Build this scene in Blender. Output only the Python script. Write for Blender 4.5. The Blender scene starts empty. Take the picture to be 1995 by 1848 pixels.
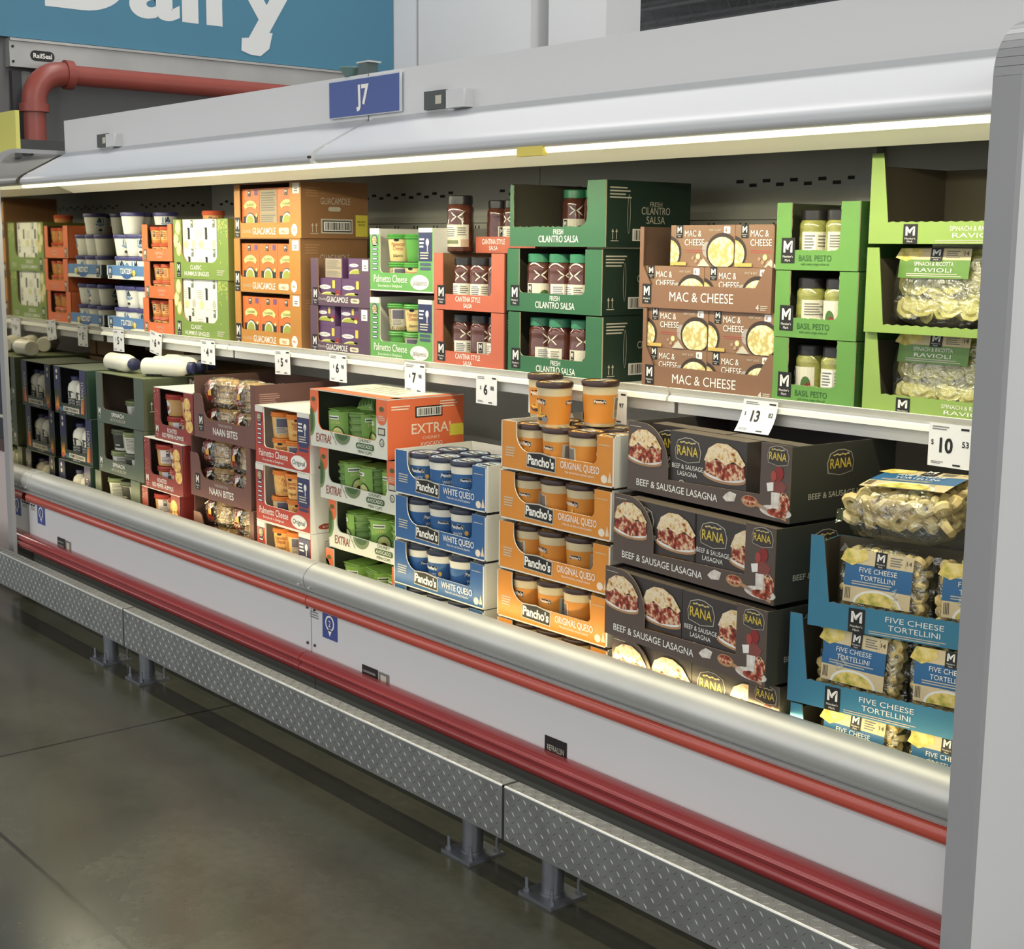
import bpy, math, random
from mathutils import Vector, Matrix
PI = math.pi
sc = bpy.context.scene
COL = sc.collection
RN = random.Random(11)

# ------------------------------------------------------------------ camera
YAW, PITCH, ROLL, FPX = 0.874191530, 0.159839839, 0.00906354, 2744.5
EYE = 1.6
fw = Vector((-math.sin(YAW)*math.cos(PITCH), math.cos(YAW)*math.cos(PITCH), -math.sin(PITCH)))
r0 = Vector((math.cos(YAW), math.sin(YAW), 0)); u0 = r0.cross(fw)
rr = r0*math.cos(ROLL)+u0*math.sin(ROLL); uu = -r0*math.sin(ROLL)+u0*math.cos(ROLL)
cd = bpy.data.cameras.new('camera'); cam = bpy.data.objects.new('camera', cd); COL.objects.link(cam)
cam.matrix_world = Matrix(((rr.x, uu.x, -fw.x, 0), (rr.y, uu.y, -fw.y, 0), (rr.z, uu.z, -fw.z, EYE), (0, 0, 0, 1)))
cd.sensor_fit = 'HORIZONTAL'; cd.sensor_width = 36; cd.lens = FPX/1995*36; cd.clip_start = 0.05; cd.clip_end = 200
sc.camera = cam

# ------------------------------------------------------------------ world, lamps, exposure
sc.view_settings.view_transform = 'Standard'; sc.view_settings.look = 'None'
sc.view_settings.gamma = 1; sc.view_settings.use_curve_mapping = False
sc.view_settings.exposure = 0.18
wd = bpy.data.worlds.new('store_air'); sc.world = wd; wd.use_nodes = True
wd.node_tree.nodes['Background'].inputs[0].default_value = (0.90, 0.92, 0.92, 1)
wd.node_tree.nodes['Background'].inputs[1].default_value = 1.35


def lamp(name, loc, dirv, sx, sy, power, col):
    l = bpy.data.lights.new(name, 'AREA'); l.shape = 'RECTANGLE'; l.size = sx; l.size_y = sy; l.energy = power; l.color = col
    o = bpy.data.objects.new(name, l); COL.objects.link(o); o.location = loc
    z = -Vector(dirv).normalized(); x = Vector((1, 0, 0)); y = z.cross(x).normalized(); x = y.cross(z)
    o.rotation_euler = Matrix((x, y, z)).transposed().to_euler()
    return o


for yy, pw in ((-9.0, 480), (-4.5, 270), (0.3, 25)):
    lamp('overhead_lamp', (-3.0, yy, 6.9), (0, 0, -1), 20, 0.5, pw, (1.0, 0.98, 0.95))
lamp('overhead_lamp', (-4.5, 4.0, 7.0), (0, 0, -1), 16, 0.5, 480, (1.0, 0.98, 0.95))
lamp('overhead_lamp', (7.5, 1.0, 6.5), (-0.55, 0, -0.83), 6, 1.2, 420, (1.0, 0.98, 0.95))  # added fill lamp out of view, brightens the right end panel's outer face
LEDC = (1.0, 0.94, 0.68)
lamp('case_lamp', (-3.865, 2.452, 1.852), (0, 0.12, -0.99), 4.84, 0.02, 29, LEDC)
lamp('lip_lamp', (-3.865, 2.462, 0.555), (0, 0.80, 0.60), 4.84, 0.012, 2.3, (1.0, 0.82, 0.42))

# ------------------------------------------------------------------ materials
MATS = {}


def lin(c):
    c = c/255.0
    return c/12.92 if c <= 0.04045 else ((c+0.055)/1.055)**2.4


def soft(rgb, k=0.88):
    """printed colours are slightly greyed"""
    g = 0.3*rgb[0]+0.59*rgb[1]+0.11*rgb[2]
    return tuple(lin(g+(v-g)*k) for v in rgb)+(1,)


def mat(name, rgb, rough=0.5, metal=0.0, var=0.0, vscale=8.0, bump=0.0, bscale=60.0, emit=0.0, spec=None, coat=0.0):
    if name in MATS:
        return MATS[name]
    m = bpy.data.materials.new(name); m.use_nodes = True; MATS[name] = m
    nt = m.node_tree; b = nt.nodes['Principled BSDF']
    c = soft(rgb)
    b.inputs['Base Color'].default_value = c
    b.inputs['Roughness'].default_value = rough; b.inputs['Metallic'].default_value = metal
    if spec is not None: b.inputs['Specular IOR Level'].default_value = spec
    if coat: b.inputs['Coat Weight'].default_value = coat
    if var or bump:
        tc = nt.nodes.new('ShaderNodeTexCoord')
    if var:
        n = nt.nodes.new('ShaderNodeTexNoise'); n.inputs['Scale'].default_value = vscale; n.inputs['Detail'].default_value = 5
        nt.links.new(tc.outputs['Object'], n.inputs['Vector'])
        r = nt.nodes.new('ShaderNodeValToRGB')
        r.color_ramp.elements[0].position = 0.3; r.color_ramp.elements[1].position = 0.7
        r.color_ramp.elements[0].color = tuple(v*(1-var) for v in c[:3])+(1,)
        r.color_ramp.elements[1].color = tuple(min(1, v*(1+var)) for v in c[:3])+(1,)
        nt.links.new(n.outputs['Fac'], r.inputs['Fac']); nt.links.new(r.outputs['Color'], b.inputs['Base Color'])
    if bump:
        n2 = nt.nodes.new('ShaderNodeTexNoise'); n2.inputs['Scale'].default_value = bscale; n2.inputs['Detail'].default_value = 4
        nt.links.new(tc.outputs['Object'], n2.inputs['Vector'])
        bp = nt.nodes.new('ShaderNodeBump'); bp.inputs['Strength'].default_value = bump; bp.inputs['Distance'].default_value = 0.01
        nt.links.new(n2.outputs['Fac'], bp.inputs['Height']); nt.links.new(bp.outputs['Normal'], b.inputs['Normal'])
    if emit:
        b.inputs['Emission Color'].default_value = c; b.inputs['Emission Strength'].default_value = emit
    return m


def food(name, stops, scale=40.0, detail=6.0, rough=0.6, kind='noise'):
    """procedural print / food surface: a noise (or cells) run through a colour ramp"""
    if name in MATS: return MATS[name]
    m = bpy.data.materials.new(name); m.use_nodes = True; MATS[name] = m
    nt = m.node_tree; b = nt.nodes['Principled BSDF']; b.inputs['Roughness'].default_value = rough
    tc = nt.nodes.new('ShaderNodeTexCoord')
    if kind == 'noise':
        n = nt.nodes.new('ShaderNodeTexNoise'); n.inputs['Detail'].default_value = detail; out = 'Fac'
    else:
        n = nt.nodes.new('ShaderNodeTexVoronoi'); out = 'Distance'
    n.inputs['Scale'].default_value = scale
    nt.links.new(tc.outputs['Object'], n.inputs['Vector'])
    r = nt.nodes.new('ShaderNodeValToRGB'); cr = r.color_ramp
    while len(cr.elements) < len(stops): cr.elements.new(0.5)
    for e, (p, c) in zip(cr.elements, stops):
        e.position = p; e.color = (lin(c[0]), lin(c[1]), lin(c[2]), 1)
    nt.links.new(n.outputs[out], r.inputs['Fac']); nt.links.new(r.outputs['Color'], b.inputs['Base Color'])
    return m


def film(name, tint=(0.95, 0.97, 0.95), clear=0.72, rough=0.08, bump=0.5, bscale=45):
    if name in MATS: return MATS[name]
    m = bpy.data.materials.new(name); m.use_nodes = True; MATS[name] = m
    nt = m.node_tree
    for n in list(nt.nodes):
        if n.type == 'BSDF_PRINCIPLED': nt.nodes.remove(n)
    out = [n for n in nt.nodes if n.type == 'OUTPUT_MATERIAL'][0]
    tr = nt.nodes.new('ShaderNodeBsdfTransparent'); tr.inputs[0].default_value = tint+(1,)
    gl = nt.nodes.new('ShaderNodeBsdfPrincipled'); gl.inputs['Base Color'].default_value = (0.75, 0.76, 0.72, 1)
    gl.inputs['Roughness'].default_value = rough; gl.inputs['Specular IOR Level'].default_value = 1.0; gl.inputs['Metallic'].default_value = 0.9
    tc = nt.nodes.new('ShaderNodeTexCoord')
    nz = nt.nodes.new('ShaderNodeTexNoise'); nz.inputs['Scale'].default_value = bscale; nz.inputs['Detail'].default_value = 3; nz.inputs['Distortion'].default_value = 1.2
    bp = nt.nodes.new('ShaderNodeBump'); bp.inputs['Strength'].default_value = bump; bp.inputs['Distance'].default_value = 0.02
    nt.links.new(tc.outputs['Object'], nz.inputs['Vector']); nt.links.new(nz.outputs['Fac'], bp.inputs['Height']); nt.links.new(bp.outputs['Normal'], gl.inputs['Normal'])
    mx = nt.nodes.new('ShaderNodeMixShader'); mx.inputs[0].default_value = 1-clear
    nt.links.new(tr.outputs[0], mx.inputs[1]); nt.links.new(gl.outputs[0], mx.inputs[2]); nt.links.new(mx.outputs[0], out.inputs['Surface'])
    return m


WHITE = mat('white_ink', (240, 238, 228), 0.5)
BLACK = mat('black_ink', (22, 21, 21), 0.5)
CARD = mat('kraft_inside', (150, 112, 78), 0.8, var=0.06)
CARDW = mat('white_card', (225, 222, 210), 0.6, var=0.02)
PAPER = mat('tag_paper', (232, 232, 232), 0.55)
YELLOW = mat('yellow_sticker', (225, 210, 60), 0.5)
GREYINK = mat('grey_ink', (120, 118, 112), 0.6)
PALE = mat('pale_print', (196, 190, 170), 0.6)


# ------------------------------------------------------------------ mesh builder
class MB:
    def __init__(s): s.v = []; s.f = []; s.mi = []; s.sm = []; s.mats = []

    def m(s, mt):
        if mt not in s.mats: s.mats.append(mt)
        return s.mats.index(mt)

    def face(s, pts, mt, smooth=False):
        i = len(s.v); s.v += [tuple(p) for p in pts]; s.f.append(tuple(range(i, i+len(pts)))); s.mi.append(s.m(mt)); s.sm.append(smooth)

    def add(s, verts, faces, mt, smooth=False):
        i = len(s.v); s.v += [tuple(p) for p in verts]; k = s.m(mt)
        for f in faces: s.f.append(tuple(i+j for j in f)); s.mi.append(k); s.sm.append(smooth)

    def box(s, x0, x1, y0, y1, z0, z1, mt, over=None):
        over = over or {}
        p = [(x0, y0, z0), (x1, y0, z0), (x1, y1, z0), (x0, y1, z0), (x0, y0, z1), (x1, y0, z1), (x1, y1, z1), (x0, y1, z1)]
        for k, q in (('-z', (3, 2, 1, 0)), ('+z', (4, 5, 6, 7)), ('-y', (0, 1, 5, 4)), ('+x', (1, 2, 6, 5)), ('+y', (2, 3, 7, 6)), ('-x', (3, 0, 4, 7))):
            i = len(s.v) if k == '-z' else i
            if k == '-z': s.v += p
            s.f.append(tuple(i+j for j in q)); s.mi.append(s.m(over.get(k, mt))); s.sm.append(False)

    def prism(s, poly, fn, w0, w1, mt, back=None, edge=None):
        """poly in (u, v), extruded from w0 to w1; fn(u, v, w) gives the point"""
        n = len(poly); a = [fn(u, v, w0) for u, v in poly]; b = [fn(u, v, w1) for u, v in poly]
        i = len(s.v); s.v += a+b
        s.f.append(tuple(range(i, i+n))); s.mi.append(s.m(mt)); s.sm.append(False)
        s.f.append(tuple(range(i+2*n-1, i+n-1, -1))); s.mi.append(s.m(back or mt)); s.sm.append(False)
        for k in range(n):
            q = (k+1) % n
            s.f.append((i+k, i+n+k, i+n+q, i+q)); s.mi.append(s.m(edge or mt)); s.sm.append(False)

    def lathe(s, prof, mt, seg=28, c=(0, 0, 0), a0=0, a1=2*PI, axis='z', closed=True, mats=None):
        full = abs(a1-a0-2*PI) < 1e-6
        cols = seg if full else seg+1; i = len(s.v)
        for r, z in prof:
            for k in range(cols):
                a = a0+(a1-a0)*k/seg; x, y = r*math.cos(a), r*math.sin(a)
                if axis == 'z': s.v.append((c[0]+x, c[1]+y, c[2]+z))
                elif axis == 'x': s.v.append((c[0]+z, c[1]+x, c[2]+y))
                else: s.v.append((c[0]+x, c[1]+z, c[2]+y))
        for j in range(len(prof)-1):
            mm = s.m(mats[j] if mats else mt)
            for k in range(seg):
                q = (k+1) % cols
                s.f.append((i+j*cols+k, i+j*cols+q, i+(j+1)*cols+q, i+(j+1)*cols+k)); s.mi.append(mm); s.sm.append(True)

    def tube(s, path, r, mt, seg=12, cap=True):
        path = [Vector(p) for p in path]; i0 = len(s.v); n = len(path)
        up = Vector((0, 0, 1))
        for k, p in enumerate(path):
            d = (path[min(k+1, n-1)]-path[max(k-1, 0)]).normalized()
            a = d.cross(up); a = a.normalized() if a.length > 1e-4 else Vector((1, 0, 0)); b = a.cross(d)
            for j in range(seg):
                t = 2*PI*j/seg; s.v.append(tuple(p+a*r*math.cos(t)+b*r*math.sin(t)))
        mm = s.m(mt)
        for k in range(n-1):
            for j in range(seg):
                q = (j+1) % seg
                s.f.append((i0+k*seg+j, i0+k*seg+q, i0+(k+1)*seg+q, i0+(k+1)*seg+j)); s.mi.append(mm); s.sm.append(True)
        if cap:
            s.f.append(tuple(i0+j for j in range(seg))); s.mi.append(mm); s.sm.append(False)
            s.f.append(tuple(i0+(n-1)*seg+j for j in range(seg))); s.mi.append(mm); s.sm.append(False)

    def build(s, name, parent=None, loc=(0, 0, 0), rot=(0, 0, 0), sharp=38):
        me = bpy.data.meshes.new(name); me.from_pydata(s.v, [], s.f)
        for mt in s.mats: me.materials.append(mt)
        me.polygons.foreach_set('material_index', s.mi); me.polygons.foreach_set('use_smooth', s.sm)
        me.update()
        if any(s.sm): me.set_sharp_from_angle(angle=math.radians(sharp))
        o = bpy.data.objects.new(name, me); COL.objects.link(o); o.parent = parent
        o.location = loc; o.rotation_euler = rot
        return o


def tag(o, label, cat=None, group=None, kind=None):
    if label: o['label'] = label
    if cat: o['category'] = cat
    if group: o['group'] = group
    if kind: o['kind'] = kind
    return o


def thing(name, label=None, cat=None, loc=(0, 0, 0), rot=(0, 0, 0), group=None):
    o = bpy.data.objects.new(name, None); COL.objects.link(o); o.empty_display_size = 0.05
    o.location = loc; o.rotation_euler = rot
    return tag(o, label, cat, group)


KIDS = {}


def kids(o):
    return [c for c in bpy.data.objects if c.parent == o] if o.name not in KIDS else KIDS[o.name]


def cache_kids(o):
    KIDS[o.name] = [c for c in bpy.data.objects if c.parent == o]
    for c in KIDS[o.name]: KIDS[c.name] = [d for d in bpy.data.objects if d.parent == c]


USED = set()


def place(proto, label, loc, rot=(0, 0, 0), group=None, s=1.0):
    """the first call moves the prototype itself, later ones copy it with its parts and sub-parts"""
    if proto.name not in USED:
        cache_kids(proto); USED.add(proto.name); o = proto
    else:
        o = proto.copy(); COL.objects.link(o)
        for ch in KIDS[proto.name]:
            c = ch.copy(); COL.objects.link(c); c.parent = o
            for g in KIDS.get(ch.name, []):
                e = g.copy(); COL.objects.link(e); e.parent = c
    o.location = loc; o.rotation_euler = rot; o.scale = (s, s, s) if isinstance(s, (int, float)) else s
    o['label'] = label
    if group: o['group'] = group
    return o


# ------------------------------------------------------------------ lettering and printed graphics
TXT = {}
_dg = bpy.context.evaluated_depsgraph_get


def textgeo(st, bold=0.0, res=3):
    k = (st, bold, res)
    if k in TXT: return TXT[k]
    cu = bpy.data.curves.new('lettering', 'FONT'); cu.body = st; cu.resolution_u = res; cu.offset = bold
    o = bpy.data.objects.new('lettering', cu); COL.objects.link(o)
    bpy.context.view_layer.update()
    ev = o.evaluated_get(_dg()); me = ev.to_mesh()
    v = [(p.co.x, p.co.y) for p in me.vertices]; f = [tuple(p.vertices) for p in me.polygons]
    ev.to_mesh_clear(); bpy.data.objects.remove(o); bpy.data.curves.remove(cu)
    cap = 0.729
    v = [(x/cap, y/cap) for x, y in v]
    x0 = min((p[0] for p in v), default=0); x1 = max((p[0] for p in v), default=0)
    TXT[k] = ([(x-x0, y) for x, y in v], f, x1-x0)
    return TXT[k]


EPS = 0.0007


def front(y=0.0):
    return lambda u, v, L: (u, y-EPS*L, v)


def right(x, flip=False):
    return lambda u, v, L: (x+EPS*L, u, v)


def topf(z):
    return lambda u, v, L: (u, v, z+EPS*L)


def cyl(rf, a_mid, c=(0, 0, 0)):
    """on an upright round wall: u is arc length, v height, rf(v) the radius; a_mid the facing angle"""
    def fn(u, v, L):
        r = rf(v); a = a_mid+u/r; r += EPS*L
        return (c[0]+r*math.cos(a), c[1]+r*math.sin(a), c[2]+v)
    return fn


class Gfx:
    def __init__(s, fn, du=None): s.b = MB(); s.fn = fn; s.du = du

    def poly(s, pts, mt, L=1): s.b.face([s.fn(u, v, L) for u, v in pts], mt)

    def rect(s, u0, u1, v0, v1, mt, L=1):
        n = 1 if not s.du else max(1, int(abs(u1-u0)/s.du)+1)
        for k in range(n):
            a = u0+(u1-u0)*k/n; b = u0+(u1-u0)*(k+1)/n
            s.poly([(a, v0), (b, v0), (b, v1), (a, v1)], mt, L)

    def disc(s, cu, cv, ru, rv, mt, L=1, n=20, a0=0, a1=2*PI):
        pts = [(cu+ru*math.cos(a0+(a1-a0)*k/n), cv+rv*math.sin(a0+(a1-a0)*k/n)) for k in range(n if abs(a1-a0-2*PI) < 1e-6 else n+1)]
        if s.du and ru > s.du:
            for k in range(len(pts)): s.poly([(cu, cv), pts[k], pts[(k+1) % len(pts)]], mt, L)
        else: s.poly(pts, mt, L)

    def ring(s, cu, cv, ru, rv, w, mt, L=1, n=24):
        for k in range(n):
            a, b = 2*PI*k/n, 2*PI*(k+1)/n
            s.poly([(cu+ru*math.cos(a), cv+rv*math.sin(a)), (cu+ru*math.cos(b), cv+rv*math.sin(b)),
                    (cu+(ru-w)*math.cos(b), cv+(rv-w)*math.sin(b)), (cu+(ru-w)*math.cos(a), cv+(rv-w)*math.sin(a))], mt, L)

    def rrect(s, u0, u1, v0, v1, r, mt, L=1):
        pts = []
        for (cu, cv, a) in ((u1-r, v0+r, -PI/2), (u1-r, v1-r, 0), (u0+r, v1-r, PI/2), (u0+r, v0+r, PI)):
            for k in range(5): pts.append((cu+r*math.cos(a+PI/2*k/4), cv+r*math.sin(a+PI/2*k/4)))
        s.poly(pts, mt, L)

    def text(s, st, u, v, h, mt, L=2, sx=1.0, align='C', bold=0.0, fit=None, shear=0.0, rot=0.0, res=3):
        vv, ff, w = textgeo(st, bold, res)
        k = h*sx
        if fit: k = fit/max(w, 1e-6)
        off = {'C': -w*k/2, 'L': 0, 'R': -w*k}[align]
        c, sn = math.cos(rot), math.sin(rot); out = []
        for x, y in vv:
            a = x*k+off+y*h*shear; b = y*h
            out.append(s.fn(u+a*c-b*sn, v+a*sn+b*c, L))
        s.b.add(out, ff, mt)

    def lines(s, u0, u1, v0, v1, n, mt, L=1, rnd=None):
        rnd = rnd or RN; st = (v1-v0)/n
        for k in range(n):
            e = u1-(u1-u0)*rnd.random()*0.3
            s.rect(u0, e, v0+k*st+st*0.25, v0+k*st+st*0.7, mt, L)

    def barcode(s, u0, u1, v0, v1, L=1):
        s.rect(u0, u1, v0, v1, WHITE, L)
        x = u0+0.06*(u1-u0); k = 0
        rn = random.Random(3)
        while x < u1-0.06*(u1-u0):
            w = rn.choice((1, 1, 2, 3))*(u1-u0)/75
            s.rect(x, x+w, v0+0.1*(v1-v0), v1-0.1*(v1-v0), BLACK, L+1); x += w+rn.choice((1, 2, 2))*(u1-u0)/75

    def mlogo(s, u, v, w, h, bg=BLACK, ink=WHITE, L=1):
        """black upright patch with a folded-ribbon letter M above two small lines of lettering; u, v = lower left"""
        if bg: s.rect(u, u+w, v, v+h, bg, L)
        a, b, y0, y1 = u+0.17*w, u+0.83*w, v+0.42*h, v+0.88*h
        t = 0.15*w; m = (a+b)/2; L += 1
        s.poly([(a, y0), (a+t, y0), (a+t, y1-0.25*h), (a, y1)], ink, L)
        s.poly([(b-t, y0), (b, y0), (b, y1), (b-t, y1-0.25*h)], ink, L)
        s.poly([(a, y1), (a+t*0.9, y1), (m+t*0.35, y0+0.12*h), (m-t*0.55, y0+0.12*h)], ink, L)
        s.poly([(b, y1), (b-t*0.9, y1), (m-t*0.30, y0+0.30*h), (m, y0+0.14*h)], ink, L)
        s.text("Member's", u+w/2, v+0.22*h, 0.10*h, ink, L, fit=0.74*w)
        s.text("Mark", u+w/2, v+0.07*h, 0.10*h, ink, L, fit=0.40*w)

    def arrows(s, u, v, h, mt, L=1):
        for k in (0, 1):
            x = u+k*h*0.5
            s.rect(x-h*0.04, x+h*0.04, v, v+h*0.8, mt, L); s.poly([(x-h*0.16, v+h*0.68), (x+h*0.16, v+h*0.68), (x, v+h)], mt, L)
        s.rect(u-h*0.25, u+h*0.75, v-h*0.18, v-h*0.10, mt, L)

    def build(s, name, parent): return s.b.build(name, parent)


# ------------------------------------------------------------------ cartons
def arc(cu, cv, ru, rv, a0, a1, n=6):
    return [(cu+ru*math.cos(a0+(a1-a0)*k/n), cv+rv*math.sin(a0+(a1-a0)*k/n)) for k in range(n+1)]


def notch(w, h, l, r, zb, rl=0.02, rr_=0.02, zl=None, hl=None, hr=None, ragged=0.0, seed=1):
    """front panel with an open window: stubs l and r wide, window sill from zl (left) to zb (right)"""
    zl = zb if zl is None else zl; hl = hl or h; hr = hr or h
    p = [(0, 0), (w, 0), (w, hr), (w-r, hr)]
    p += arc(w-r-rr_, zb+rr_, rr_, rr_, 0, -PI/2, 5)
    p += arc(l+rl, zl+rl, rl, rl, -PI/2, -PI, 6)
    p += [(l, hl), (0, hl)]
    if ragged:
        rn = random.Random(seed); q = []
        for k, (a, b) in enumerate(p):
            q.append((a, b))
            if 2 < k < len(p)-2:
                c = p[k+1]; n = max(1, int(math.hypot(c[0]-a, c[1]-b)/0.007))
                for j in range(1, n):
                    t = j/n; q.append((a+(c[0]-a)*t+rn.uniform(-1, 1)*ragged, b+(c[1]-b)*t+rn.uniform(-1, 1)*ragged))
        p = q
    return p


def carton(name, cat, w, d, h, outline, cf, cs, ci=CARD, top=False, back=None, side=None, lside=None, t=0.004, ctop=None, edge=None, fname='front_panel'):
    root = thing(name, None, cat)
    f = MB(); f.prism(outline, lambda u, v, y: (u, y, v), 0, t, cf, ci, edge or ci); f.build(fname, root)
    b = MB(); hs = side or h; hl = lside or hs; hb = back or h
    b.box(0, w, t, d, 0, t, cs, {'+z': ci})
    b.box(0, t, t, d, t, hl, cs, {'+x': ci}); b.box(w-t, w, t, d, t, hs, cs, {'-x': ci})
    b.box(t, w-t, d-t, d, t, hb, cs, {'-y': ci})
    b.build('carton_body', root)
    if top:
        c = MB(); c.box(0, w, 0.0, d, h, h+0.003, ctop or cs, {'-z': ci}); c.build('top_panel', root)
    return root


def rp(loc, rz, p):
    """a point p given in a carton's own frame -> place"""
    c, s = math.cos(rz), math.sin(rz)
    return (loc[0]+p[0]*c-p[1]*s, loc[1]+p[0]*s+p[1]*c, loc[2]+p[2])


# ------------------------------------------------------------------ round containers (made at the origin, base at z = 0)
def avocado(g, u, v, r, L=3, outer=None):
    g.disc(u, v, r, r*1.25, outer or mat('avocado_skin', (60, 84, 36), 0.6), L)
    g.disc(u, v-r*0.04, r*0.86, r*1.1, mat('avocado_flesh', (206, 212, 120), 0.6), L+1)
    g.disc(u, v-r*0.25, r*0.46, r*0.5, mat('avocado_stone', (92, 52, 30), 0.5), L+2)


# ================================================================== SETTING
def floor_mat():
    m = bpy.data.materials.new('polished_concrete'); m.use_nodes = True
    nt = m.node_tree; b = nt.nodes['Principled BSDF']
    tc = nt.nodes.new('ShaderNodeTexCoord'); L = nt.links.new
    n1 = nt.nodes.new('ShaderNodeTexNoise'); n1.inputs['Scale'].default_value = 1.3; n1.inputs['Detail'].default_value = 7; n1.inputs['Roughness'].default_value = 0.62
    n2 = nt.nodes.new('ShaderNodeTexNoise'); n2.inputs['Scale'].default_value = 30; n2.inputs['Detail'].default_value = 4
    L(tc.outputs['Object'], n1.inputs['Vector']); L(tc.outputs['Object'], n2.inputs['Vector'])
    r = nt.nodes.new('ShaderNodeValToRGB'); e = r.color_ramp.elements
    e[0].position = 0.33; e[0].color = (0.036, 0.037, 0.027, 1); e[1].position = 0.68; e[1].color = (0.068, 0.067, 0.048, 1)
    L(n1.outputs['Fac'], r.inputs['Fac'])
    mx = nt.nodes.new('ShaderNodeMixRGB'); mx.blend_type = 'OVERLAY'; mx.inputs[0].default_value = 0.25
    L(r.outputs['Color'], mx.inputs[1]); L(n2.outputs['Fac'], mx.inputs[2])
    # dark sparse scuffs
    n3 = nt.nodes.new('ShaderNodeTexNoise'); n3.inputs['Scale'].default_value = 7; n3.inputs['Detail'].default_value = 2
    L(tc.outputs['Object'], n3.inputs['Vector'])
    r3 = nt.nodes.new('ShaderNodeValToRGB'); r3.color_ramp.elements[0].position = 0.70; r3.color_ramp.elements[1].position = 0.78
    r3.color_ramp.elements[0].color = (1, 1, 1, 1); r3.color_ramp.elements[1].color = (0.7, 0.7, 0.7, 1)
    L(n3.outputs['Fac'], r3.inputs['Fac'])
    m3 = nt.nodes.new('ShaderNodeMixRGB'); m3.blend_type = 'MULTIPLY'; m3.inputs[0].default_value = 1
    L(mx.outputs['Color'], m3.inputs[1]); L(r3.outputs['Color'], m3.inputs[2])
    # sawn joints: one along Y at x = -4.285, one along X at y = 1.275
    sp = nt.nodes.new('ShaderNodeSeparateXYZ'); L(tc.outputs['Object'], sp.inputs[0])
    masks = []
    for ax, off in (('X', -4.285), ('Y', 1.275)):
        a = nt.nodes.new('ShaderNodeMath'); a.operation = 'SUBTRACT'; a.inputs[1].default_value = off; L(sp.outputs[ax], a.inputs[0])
        ab = nt.nodes.new('ShaderNodeMath'); ab.operation = 'ABSOLUTE'; L(a.outputs[0], ab.inputs[0])
        c = nt.nodes.new('ShaderNodeMath'); c.operation = 'LESS_THAN'; c.inputs[1].default_value = 0.006; L(ab.outputs[0], c.inputs[0]); masks.append(c)
    mm = nt.nodes.new('ShaderNodeMath'); mm.operation = 'MAXIMUM'; L(masks[0].outputs[0], mm.inputs[0]); L(masks[1].outputs[0], mm.inputs[1])
    jm = nt.nodes.new('ShaderNodeMixRGB'); jm.inputs[2].default_value = (0.012, 0.012, 0.010, 1); L(mm.outputs[0], jm.inputs[0]); L(m3.outputs['Color'], jm.inputs[1])
    L(jm.outputs['Color'], b.inputs['Base Color'])
    rr_ = nt.nodes.new('ShaderNodeMapRange'); rr_.inputs[3].default_value = 0.14; rr_.inputs[4].default_value = 0.30
    L(n1.outputs['Fac'], rr_.inputs[0]); L(rr_.outputs[0], b.inputs['Roughness'])
    bp = nt.nodes.new('ShaderNodeBump'); bp.inputs['Strength'].default_value = 0.06; L(n2.outputs['Fac'], bp.inputs['Height']); L(bp.outputs['Normal'], b.inputs['Normal'])
    return m


b = MB(); b.box(-40, 12, -14, 62, -0.1, 0, floor_mat()); o = b.build('floor'); tag(o, 'polished grey-green concrete store floor with sawn joints', 'floor', kind='structure')
DARKC = mat('ceiling_deck', (150, 150, 152), 0.9, var=0.25, vscale=0.9)
b = MB(); b.box(-60, 30, -14, 62, 7.6, 7.8, DARKC)
o = b.build('ceiling'); tag(o, 'dark grey open steel deck ceiling of the store', 'ceiling', kind='structure')
b = MB(); b.box(-60, 30, 61.8, 62, 0, 7.6, mat('far_wall', (88, 88, 88), 0.9, var=0.15, vscale=0.6))
o = b.build('wall_far'); tag(o, 'dim grey far wall of the store beyond the case', 'wall', kind='structure')
JO = mat('joist_steel', (150, 150, 152), 0.7)
for k in range(12):
    y = 17+k*2.1; b = MB()
    b.box(-40, 0, y-0.03, y+0.03, 7.45, 7.52, JO); b.box(-40, 0, y-0.03, y+0.03, 6.85, 6.91, JO)
    for i in range(66):
        x = -40+i*0.6; p, q = ((x, y, 6.9), (x+0.3, y, 7.48)); b.tube([p, q], 0.014, JO, 4, False); b.tube([q, (x+0.6, y, 6.9)], 0.014, JO, 4, False)
    o = b.build('trim_%d' % (k+1)); tag(o, 'steel bar joist crossing under the dark store ceiling', 'joist', 'bar joists under the ceiling', kind='structure')
TUBE = mat('lamp_tube', (245, 250, 255), 0.4, emit=3.0)
SHEET = mat('lamp_housing', (215, 220, 225), 0.4)
for nm, (x, y, z, ln, lab) in enumerate(((-28.35, 24.3, 7.25, 1.6, 'bright tube lamp seen through the narrow gap between white panels'),
                            (-17.6, 22.6, 7.05, 1.5, 'bright tube lamp beyond the case top, left of the lamp cluster'),
                            (-16.9, 23.6, 7.25, 0.9, 'upper bright tube lamp of the cluster seen over the case top'),
                            (-16.6, 22.9, 7.02, 0.9, 'lower bright tube lamp of the cluster seen over the case top'),
                            (-27.2, 25.8, 7.2, 1.4, 'bright tube lamp low at the right edge of the white panel'))):
    t = thing('ceiling_light', lab, 'light', (x, y, z), group='tube lamps under the ceiling')
    b = MB(); b.box(-ln/2, ln/2, -0.16, 0.16, 0.04, 0.12, SHEET); b.build('housing', t)
    b = MB()
    for dy in (-0.08, 0.08): b.tube([(-ln/2+0.03, dy, 0.0), (ln/2-0.03, dy, 0.0)], 0.035, TUBE, 8)
    b.build('lamp_tube', t)
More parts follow.
